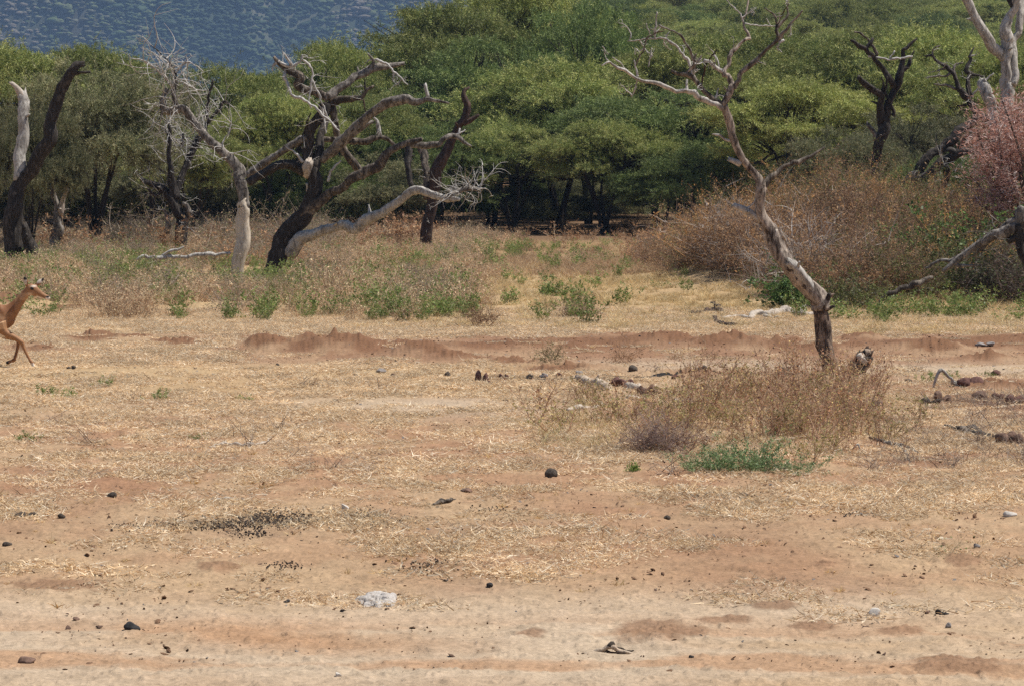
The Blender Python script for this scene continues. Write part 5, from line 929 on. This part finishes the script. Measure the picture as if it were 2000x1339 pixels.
rg = np.random.default_rng(55); n = 170000; Y = rg.uniform(15.5, 21, n); X = rg.uniform(-.16, .16, n) * Y; px_ = CX + FPX * X / Y; py_ = HOR + FPX * CAMH / Y; k = rg.uniform(0, 1, n) < d_pel(px_, py_, X, Y) * .42; X = X[k]; Y = Y[k]; pts = np.stack([X, Y, ground_z(X, Y) + rg.uniform(0, .008, len(X))], 1); n = len(pts); rot, _ = rs(rg, n, 1, 1, 1.); s = rg.uniform(.004, .009, n)
pm = stonemat('dropping', (.03, .024, .022), (.11, .085, .07), 30., .3); scatter('antelope_droppings', pts + (0, 0, .009), rot, np.stack([s, s, s * 1.3], 1), [lumpmesh(350 + k, pm) for k in range(3)], 'black antelope droppings spread in patches on the sand', 'droppings')
# foreground weed patch
BR = [(.42, .26, .17), (.30, .17, .11), (.56, .42, .28)]; SEED = [(.46, .26, .15), (.40, .22, .13), (.30, .16, .10), (.58, .42, .18)]; GL = [(.16, .24, .06), (.2, .28, .08), (.12, .18, .05)]
rng = np.random.default_rng(111)
def d_wp(px, py, X, Y):
    c = sstep(1020, 1420, px) * (1 - sstep(1640, 1800, px)); top = 752 + 25 * sstep(1500, 1250, px) ; bot = 900 + 16 * np.sin(px / 47) + 8 * np.sin(px / 17)
    return (.42 * c * sstep(top - 30, top + 60, py) * (1 - sstep(bot - 45, bot + 8, py)) + .25 * np.exp(-((px - 1640) / 70) ** 2 - ((py - 760) / 16) ** 2)) * (.15 + .85 * patch(X, Y, 211, .35, .55, .7, .9))
wp = [weed(400 + k, 9, .58, .12, BR, SEED, 120, (.016, .036), .55, low=.3, side=8, tw=.009) for k in range(5)] + [weed(410 + k, 14, .42, .14, BR, [(.42, .33, .14), (.3, .27, .1)], 220, (.02, .04), .5, tw=.008) for k in range(2)]
pts = field(rng, 7600, 20, 36, d_wp); rot, sc = rs(rng, len(pts), .6, 1.15, .12)
scatter('dry_weeds', pts, rot, sc, wp, 'rust brown dry weeds growing in a patch around the bare tree', 'weeds')
gt = [tuft(420 + k, 60, .28, .8, [(.62, .47, .24), (.68, .55, .33), (.5, .33, .16), (.4, .36, .15)], (.003, .006), (.3, 1), .09) for k in range(5)]
pts = field(rng, 6000, 19, 40, lambda px, py, X, Y: np.clip(d_wp(px, py, X, Y) * .8 + .5 * band(px, 1050, 1300, 60) * band(py, 790, 890) * patch(X, Y, 213), 0, 1)); rot, sc = rs(rng, len(pts), .5, 1.1, .12)
scatter('dry_grass', pts, rot, sc, gt, 'dry straw coloured grass between the rust brown weeds', 'grass')
# middle distance short pale grass, tall pink grass left, green weeds
rng = np.random.default_rng(121)
sg = [tuft(430 + k, 90, .24, .9, [(.62, .49, .26), (.68, .56, .34), (.52, .37, .19), (.55, .40, .2)], (.006, .011), (.3, 1), .16) for k in range(5)]
pts = field(rng, 15000, 41, 96, lambda px, py, X, Y: np.clip((band(py, 500, 640, 12) * .8 * sstep(560, 760, px) + .5 * (1 - sstep(475, 500, py))) * (.3 + .7 * patch(X, Y, 221, .35, .55, 1.5, 3))  + .85 * sstep(1600, 1680, px) * band(py, 590, 672), 0, 1)); rot, sc = rs(rng, len(pts), .5, 1.15, .1); sc[:, 2] *= np.where(pts[:, 1] < 47, .75, 1)
idx = rng.integers(0, 5, len(pts)); far = (pts[:, 1] > 66) & (rng.uniform(0, 1, len(pts)) < .55); idx = np.where(far, 5 + rng.integers(0, 3, len(pts)), idx)
scatter('short_grass', pts, rot, sc, sg + [tuft(470 + k, 90, .4, .9, [(.42, .29, .18), (.5, .38, .24), (.35, .22, .13)], (.008, .014), (.4, 1), .3) for k in range(3)], 'short pale yellow grass across the clearing', 'grass', idx)
PK = [(.56, .40, .25), (.64, .49, .31), (.44, .27, .16), (.70, .57, .36)]
tg = [tuft(440 + k, 70, .5, .5, PK, (.007, .013), (.55, 1), .22, bend=.25) for k in range(4)] + [weed(446 + k, 22, .6, .25, [(.42, .28, .18), (.5, .38, .26)], PK, 420, (.02, .05), .5, low=.25, tw=.010) for k in range(4)]
def d_left(px, py, X, Y):
    e = 622 + 14 * np.sin(px / 90) - 35 * sstep(300, 60, px) ; lft = 1 - sstep(900, 985, px)
    return lft * (1 - sstep(e - 8, e + 8, py)) * sstep(452, 470, py) * (.12 + .88 * patch(X, Y, 231, .42, .56, 1.1, 1.6)) * (1 - .75 * band(py, 508, 545) * sstep(600, 760, px))
pts = field(rng, 15000, 43, 118, lambda px, py, X, Y: np.clip(d_left(px, py, X, Y) + .45 * (1 - sstep(478, 492, py)) * band(px, 850, 1000, 40), 0, 1)); rot, sc = rs(rng, len(pts), .55, 1.2, .1)
hb_ = rng.uniform(0, 1, len(pts)); ax = CX + FPX * pts[:, 0] / pts[:, 1]; ay = HOR + FPX * CAMH / pts[:, 1]
idx = np.where(hb_ < .02 + .06 * (ax < 660) * (ay < 530), 8 + rng.integers(0, 3, len(pts)), rng.integers(0, 8, len(pts))); sc = sc * np.where(rng.uniform(0, 1, len(pts)) < .06, 1.35, 1)[:, None] * np.where((ax > 240) & (ax < 620) & (ay > 512) & (ay < 575), .5, 1)[:, None]
scr = [shrub(480 + k, .75, .75, 46, 1500, [(.34, .26, .2), (.45, .37, .3), (.22, .16, .12)], [(.36, .26, .17), (.26, .22, .12), (.2, .2, .09)], (.02, .05), .45, side=9, tw=.011) for k in range(3)]
scatter('tall_grass', pts, rot, sc, tg + scr, 'tall pinkish brown dry grass and weeds in front of the dead trees', 'grass', idx)
GW = [(.17, .25, .06), (.24, .31, .09), (.13, .19, .045), (.32, .34, .12)]
gw = [weed(450 + k, 14, .52, .2, [(.25, .25, .1), (.35, .28, .16)], GW, 330, (.03, .07), .45, M_green, low=.2, tw=.009) for k in range(5)]
def d_gw(px, py, X, Y):
    g = lambda x, y, w_, h_: np.exp(-((px - x) / w_) ** 2 - ((py - y) / h_) ** 2)
    return np.clip(.95 * g(740, 600, 120, 26) + .5 * g(880, 606, 60, 22) + .5 * g(300, 570, 60, 40) + .4 * g(560, 560, 100, 22) + .5 * g(60, 530, 60, 25) + .3 * g(180, 530, 90, 40) + .4 * g(1780, 625, 160, 22) + .25 * g(950, 500, 100, 20) + .25 * g(420, 600, 90, 12) + .5 * g(100, 500, 60, 14) + .11 * (px < 950) + .06, 0, 1) * (py < 632 + 40 * (px > 1600)) * (.25 + .75 * patch(X, Y, 241, .4, .55, .9, 1.4))
pts = field(rng, 9000, 44, 100, d_gw); rot, sc = rs(rng, len(pts), .5, 1.15, .12)
scatter('green_weeds', pts, rot, sc, gw, 'bright green weeds mixed into the dry grass', 'weeds')
og = [weed(460 + k, 20, .62, .3, [(.38, .24, .14), (.5, .4, .28)], [(.44, .25, .13), (.5, .33, .18), (.32, .18, .11)], 420, (.03, .06), .5, low=.2, tw=.012) for k in range(5)]
pts = field(rng, 5200, 76, 135, lambda px, py, X, Y: np.clip(.75 * sstep(.42, .6, fbm(X / 4, Y / 4, 243, 3)) + .1 * band(px, 800, 900), 0, 1) * (1 - .93 * band(px, 900, 1230, 40) * (py > 462) - .4 * band(px, 900, 1230, 40) * (py <= 462)) * (.35 + .65 * (px > 330))); rot, sc = rs(rng, len(pts), .6, 1.5, .1); sc = sc * np.where(rng.uniform(0, 1, len(pts)) < .12, 1.9, 1)[:, None]
ax = CX + FPX * pts[:, 0] / pts[:, 1]; idx = np.where((ax < 640) & (rng.uniform(0, 1, len(pts)) < .3), 5 + rng.integers(0, 3, len(pts)), rng.integers(0, 5, len(pts))); sc = sc * np.where(ax > 820, .7, 1)[:, None]
scatter('red_brush', pts, rot, sc, og + scr, 'rusty brown undergrowth at the foot of the wood', 'undergrowth', idx)
# thicket on the right
rng = np.random.default_rng(131)
TB = [(.26, .17, .12), (.34, .25, .19), (.2, .13, .09)]; TG = [(.36, .31, .27), (.46, .41, .36), (.24, .19, .16)]; LB = [(.42, .24, .12), (.31, .18, .10), (.50, .33, .18), (.19, .115, .075)]; LO = [(.54, .29, .11), (.46, .24, .09), (.58, .37, .17)]; LG = [(.15, .17, .055), (.2, .2, .07), (.12, .13, .045)]
tk = [shrub(500 + k, .85, 1.1, 60, 5600, TB, LB, (.02, .055), .4, tw=.013) for k in range(4)] + [shrub(510 + k, 1.0, 1.25, 90, 300, TG, LB, (.03, .06), .5, side=12, tw=.02) for k in range(2)] + [shrub(520 + k, .8, 1.0, 60, 5600, TB, LG, (.02, .055), .4, tw=.013) for k in range(2)] + [weed(530 + k, 34, 1.35, .5, LO, LO, 2100, (.02, .042), .5, low=.3, tw=.011) for k in range(3)]
def d_th(px, py, X, Y):
    front = np.interp(px, [1170, 1250, 1330, 1400, 1500, 1600, 1750, 1900, 2100], [470, 505, 545, 562, 578, 594, 592, 582, 580]); return (px > 1180) * (py < front) * 1.0
pts = field(rng, 2900, 48, 80, d_th, .25); pp = CX + FPX * pts[:, 0] / pts[:, 1]; n = len(pts)
u = rng.uniform(0, 1, n); orange = sstep(60, 68, pts[:, 1]) * sstep(1300, 1560, pp) + .12 * (pp > 1300); greenf = .24 + .2 * (pp > 1750)
u = np.where((pp > 1830) & (u > .5) & (u < .9), .99, u)
idx = np.where(u < np.clip(orange * .75, 0, .8), 8 + rng.integers(0, 3, n), np.where(u > 1 - greenf, 6 + rng.integers(0, 2, n), np.where(u > .80 - greenf * .5, 4 + rng.integers(0, 2, n), rng.integers(0, 4, n))))
rot, sc = rs(rng, n, .55, 1.4, .25); edge = sstep(1180, 1400, pp)[:, None]; sc = sc * (.45 + .55 * edge)
scatter('thicket', pts - (0, 0, .02), rot, sc, tk, 'rust brown tangle of dry vines and brush heaped at right', 'thicket', idx)
# single plants
def plant(name, px, py, me, sc_, label, cat, group=None, rz=0.):
    g = G(px, py); r = link(name, me, None, g, rz, sc_); return tag(r, label, cat, group)
FG = [(.17, .26, .10), (.25, .35, .15), (.12, .19, .07), (.34, .42, .22)]
fern = [weed(540 + k, 34, .30, .2, [(.12, .16, .08), (.2, .2, .1)], FG, 3000, (.010, .024), .35, M_green, side=9, lean=(.15, .8), low=.1, tw=.004) for k in range(3)]
SH = 'small green plants in the open'
plant('feathery_plant', 1388, 918, fern[0], 1.15, 'feathery blue green plant at the lower left of the weed patch', 'plant', SH)
plant('feathery_plant', 1462, 915, fern[1], (1.5, 1.2, 1.9), 'tallest feathery green plant in the middle of the weed patch edge', 'plant', SH, 1.)
plant('feathery_plant', 1535, 922, fern[2], (1.4, 1.2, .95), 'low spreading feathery plant right of the tallest one', 'plant', SH, 2.)
plant('weed_plant', 1240, 922, weed(550, 14, .12, .06, GW, GW, 300, (.012, .03), .5, M_green), 1., 'tiny bright green weed left of the feathery plants', 'plant', SH)
for k, (x, y, s_, lb) in enumerate(((85, 772, 1., 'flat green weed on straw below the impala'), (130, 778, .9, 'green weed just right of the flat one near the left'), (200, 752, .9, 'spindly yellowish green weed near the left'), (310, 782, .95, 'single round green weed on the straw at left'), (478, 782, .6, 'tiny yellowing weed right of the round green one'), (45, 862, .8, 'creeping green weed at the left edge'), (383, 858, .5, 'thin lone weed above the white stick'), (1815, 745, .9, 'green sprig beside the bent stick'), (1870, 738, .8, 'grey green sprig behind the purple dung heap'), (1932, 735, .7, 'green sprig near the right edge above the dung'))):
    plant('weed_plant', x, y, weed(560 + k, 12, .2, .14, [(.2, .22, .1), (.3, .28, .15)], GW, 330, (.012, .03), .5, M_green, lean=(.3, 1), tw=.004), s_, lb, 'weed', SH)
GB = [(.07, .13, .035), (.11, .18, .05), (.16, .23, .07)]
plant('green_bush', 1545, 602, shrub(580, .45, .75, 40, 3800, [(.2, .18, .1)], GB, (.03, .07), .6, M_green), 1.25, 'leafy dark green bush behind the middle of the bare trunk', 'bush')
plant('green_bush', 1075, 578, shrub(581, .36, .35, 30, 1600, [(.25, .2, .12)], GW, (.03, .06), .6, M_green), 1., 'low round green bush in the middle of the clearing', 'bush')
plant('green_bush', 992, 595, shrub(582, .12, .38, 12, 420, [(.25, .2, .12)], GW, (.03, .06), .5, M_green), 1.1, 'slim green sapling left of the low round bush', 'bush')
plant('green_bush', 232, 560, shrub(583, .5, 1.3, 40, 2600, [(.25, .22, .15)], GW, (.03, .07), .4, M_green), 1., 'tall loose green shrub right of the charred snag', 'bush')
plant('green_bush', 1675, 605, shrub(584, .8, .75, 50, 3600, [(.2, .18, .12)], LG, (.03, .07), .4, M_green), 1.1, 'grey green shrub right of the bare trunk', 'bush')
plant('green_bush', 1845, 560, shrub(585, .7, 1.9, 50, 5200, [(.1, .08, .06)], GB, (.04, .1), .6, M_green), 1.1, 'tall broad leaved green bush at the right end of the thicket', 'bush')
plant('green_bush', 1915, 585, shrub(586, 1.0, 1.1, 60, 4600, [(.12, .09, .07)], [(.08, .10, .035), (.11, .14, .05)], (.03, .08), .5, M_green), 1.2, 'dark bush under the grey fallen limb', 'bush')
plant('dry_bush', 1990, 590, shrub(587, 1.0, 1.2, 110, 4500, [(.15, .11, .10), (.22, .17, .15)], [(.13, .09, .07), (.1, .09, .05)], (.03, .07), .5, side=12), 1.2, 'dark purplish dry bush in the right corner of the thicket', 'bush')
plant('dry_bush', 942, 640, shrub(588, .3, .75, 26, 500, [(.28, .16, .1), (.4, .27, .17)], LB, (.02, .04), .5), 1., 'thin upright dry shrub at the right end of the green weeds', 'bush')
plant('dry_bush', 1075, 712, shrub(589, .3, .4, 40, 500, [(.25, .17, .1), (.35, .27, .17)], LG, (.015, .03), .5, tw=.006), 1., 'wispy dry shrub on the red earth in the middle', 'bush')
plant('dry_bush', 1220, 708, shrub(590, .22, .38, 30, 400, [(.3, .17, .1), (.4, .25, .15)], LB, (.015, .03), .5, tw=.006), 1., 'small reddish dry shrub above the dung heaps', 'bush')
plant('dry_bush', 1130, 620, shrub(591, .5, .34, 90, 1500, [(.36, .25, .17), (.45, .34, .25)], [(.4, .27, .17)], (.02, .04), .5, tw=.008), 1., 'grey brown mounded dry shrub left of the curled root', 'bush')
plant('dry_bush', 1290, 880, shrub(592, .34, .30, 160, 300, [(.24, .17, .15), (.34, .26, .22), (.18, .12, .1)], LB, (.015, .03), .5, tangle=.6, side=14, tw=.006), 1.1, 'purplish tangle of dead twigs left of the feathery plants', 'twig pile')
plant('dry_bush', 1855, 1090, shrub(593, .14, .26, 14, 60, [(.25, .2, .12)], GL, (.01, .02), .5, tw=.003), 1., 'tiny wiry shrub on sand near the right edge', 'bush')
plant('dry_bush', 1040, 985, shrub(594, .06, .18, 6, 20, [(.22, .14, .09)], LB, (.01, .02), .5, tw=.003), 1., 'single thin dry sprig in the middle of the bare sand', 'bush')
# twig litter at right
tl = [shrub(600 + k, .35, .1, 30, 0, [(.34, .25, .18), (.5, .42, .34), (.22, .14, .1)], None, tangle=.5, side=5, tw=.007) for k in range(4)]
rng = np.random.default_rng(141); pts = field(rng, 3500, 20, 34, lambda px, py, X, Y: (sstep(1640, 1760, px) * band(py, 780, 915) * .7 + .25 * band(px, 1150, 1400) * band(py, 860, 900) + .02 * (py < 930)) * (.3 + .7 * patch(X, Y, 251))); rot, sc = rs(rng, len(pts), .4, 1., .2)
scatter('twig_litter', pts, rot, sc, tl, 'dead twigs strewn over the ground at right of the weeds', 'twigs')
# red feathery tree at the right edge
def red_tree():
    D = 58.; X = (2000 - CX) * D / FPX; z = float(ground_z(X, D)); O = np.array([X, D, z]); r = empty('red_tree', O, 'rust red feathery dying tree at the right edge', 'tree'); rng = np.random.default_rng(61)
    mb = MB(); tips = []
    for k in range(44):
        a = P(2010 + rng.uniform(-15, 15), 470, D) - O; e = P(rng.uniform(1872, 2120), rng.uniform(150, 410), D + rng.uniform(-1.1, 1.1)) - O; m = (a + e) / 2 + rng.normal(0, .15, 3); mb.add(*tube([a, m, e], [.05, .03, .008], rng, 6, .1, 0, .2, 6)); tips.append((m, e))
    mb.add(*tube([(.1, 0, -.2), (.15, .05, .8), P(2010, 460, D) - O], [.16, .13, .1], rng, 10)); link('trunk', mb.mesh('trunk', B_mid), r)
    n = 24000; j = rng.integers(0, len(tips), n); t = rng.uniform(.1, 1.02, n); A = np.array([q[0] for q in tips]); E = np.array([q[1] for q in tips]); c = A[j] + (E[j] - A[j]) * t[:, None] + rng.normal(0, .15, (n, 3)) * (1, 1, .55)
    ax, ay = proj(c[:, 0] + O[0], c[:, 1] + O[1], c[:, 2] + O[2]); rg_ = rng.normal(0, 14, n); ay = ay + rg_; ax = ax + rng.normal(0, 10, n); kp = (ay > 150 - (ax - 1960) * .1 + np.clip(1975 - ax, 0, 200) * .8 * (ay < 300)) & (ay < 425 - (2000 - ax).clip(0, 200) * .1); c = c[kp]; n = len(c)
    V, F_, K = ribbons(c, ringdir(rng, n, -.4, .9), rng.uniform(.06, .16, n), rng.uniform(.012, .028, n), mixcol(rng, n, [(.40, .21, .16), (.48, .29, .23), (.30, .15, .11), (.6, .47, .42)], (.3, .3, .15, .25)), rng, rng.normal(0, .3, (n, 3)), 1)
    link('crown', make_mesh('crown', V, F_, M_dry, K, False), r)
red_tree()
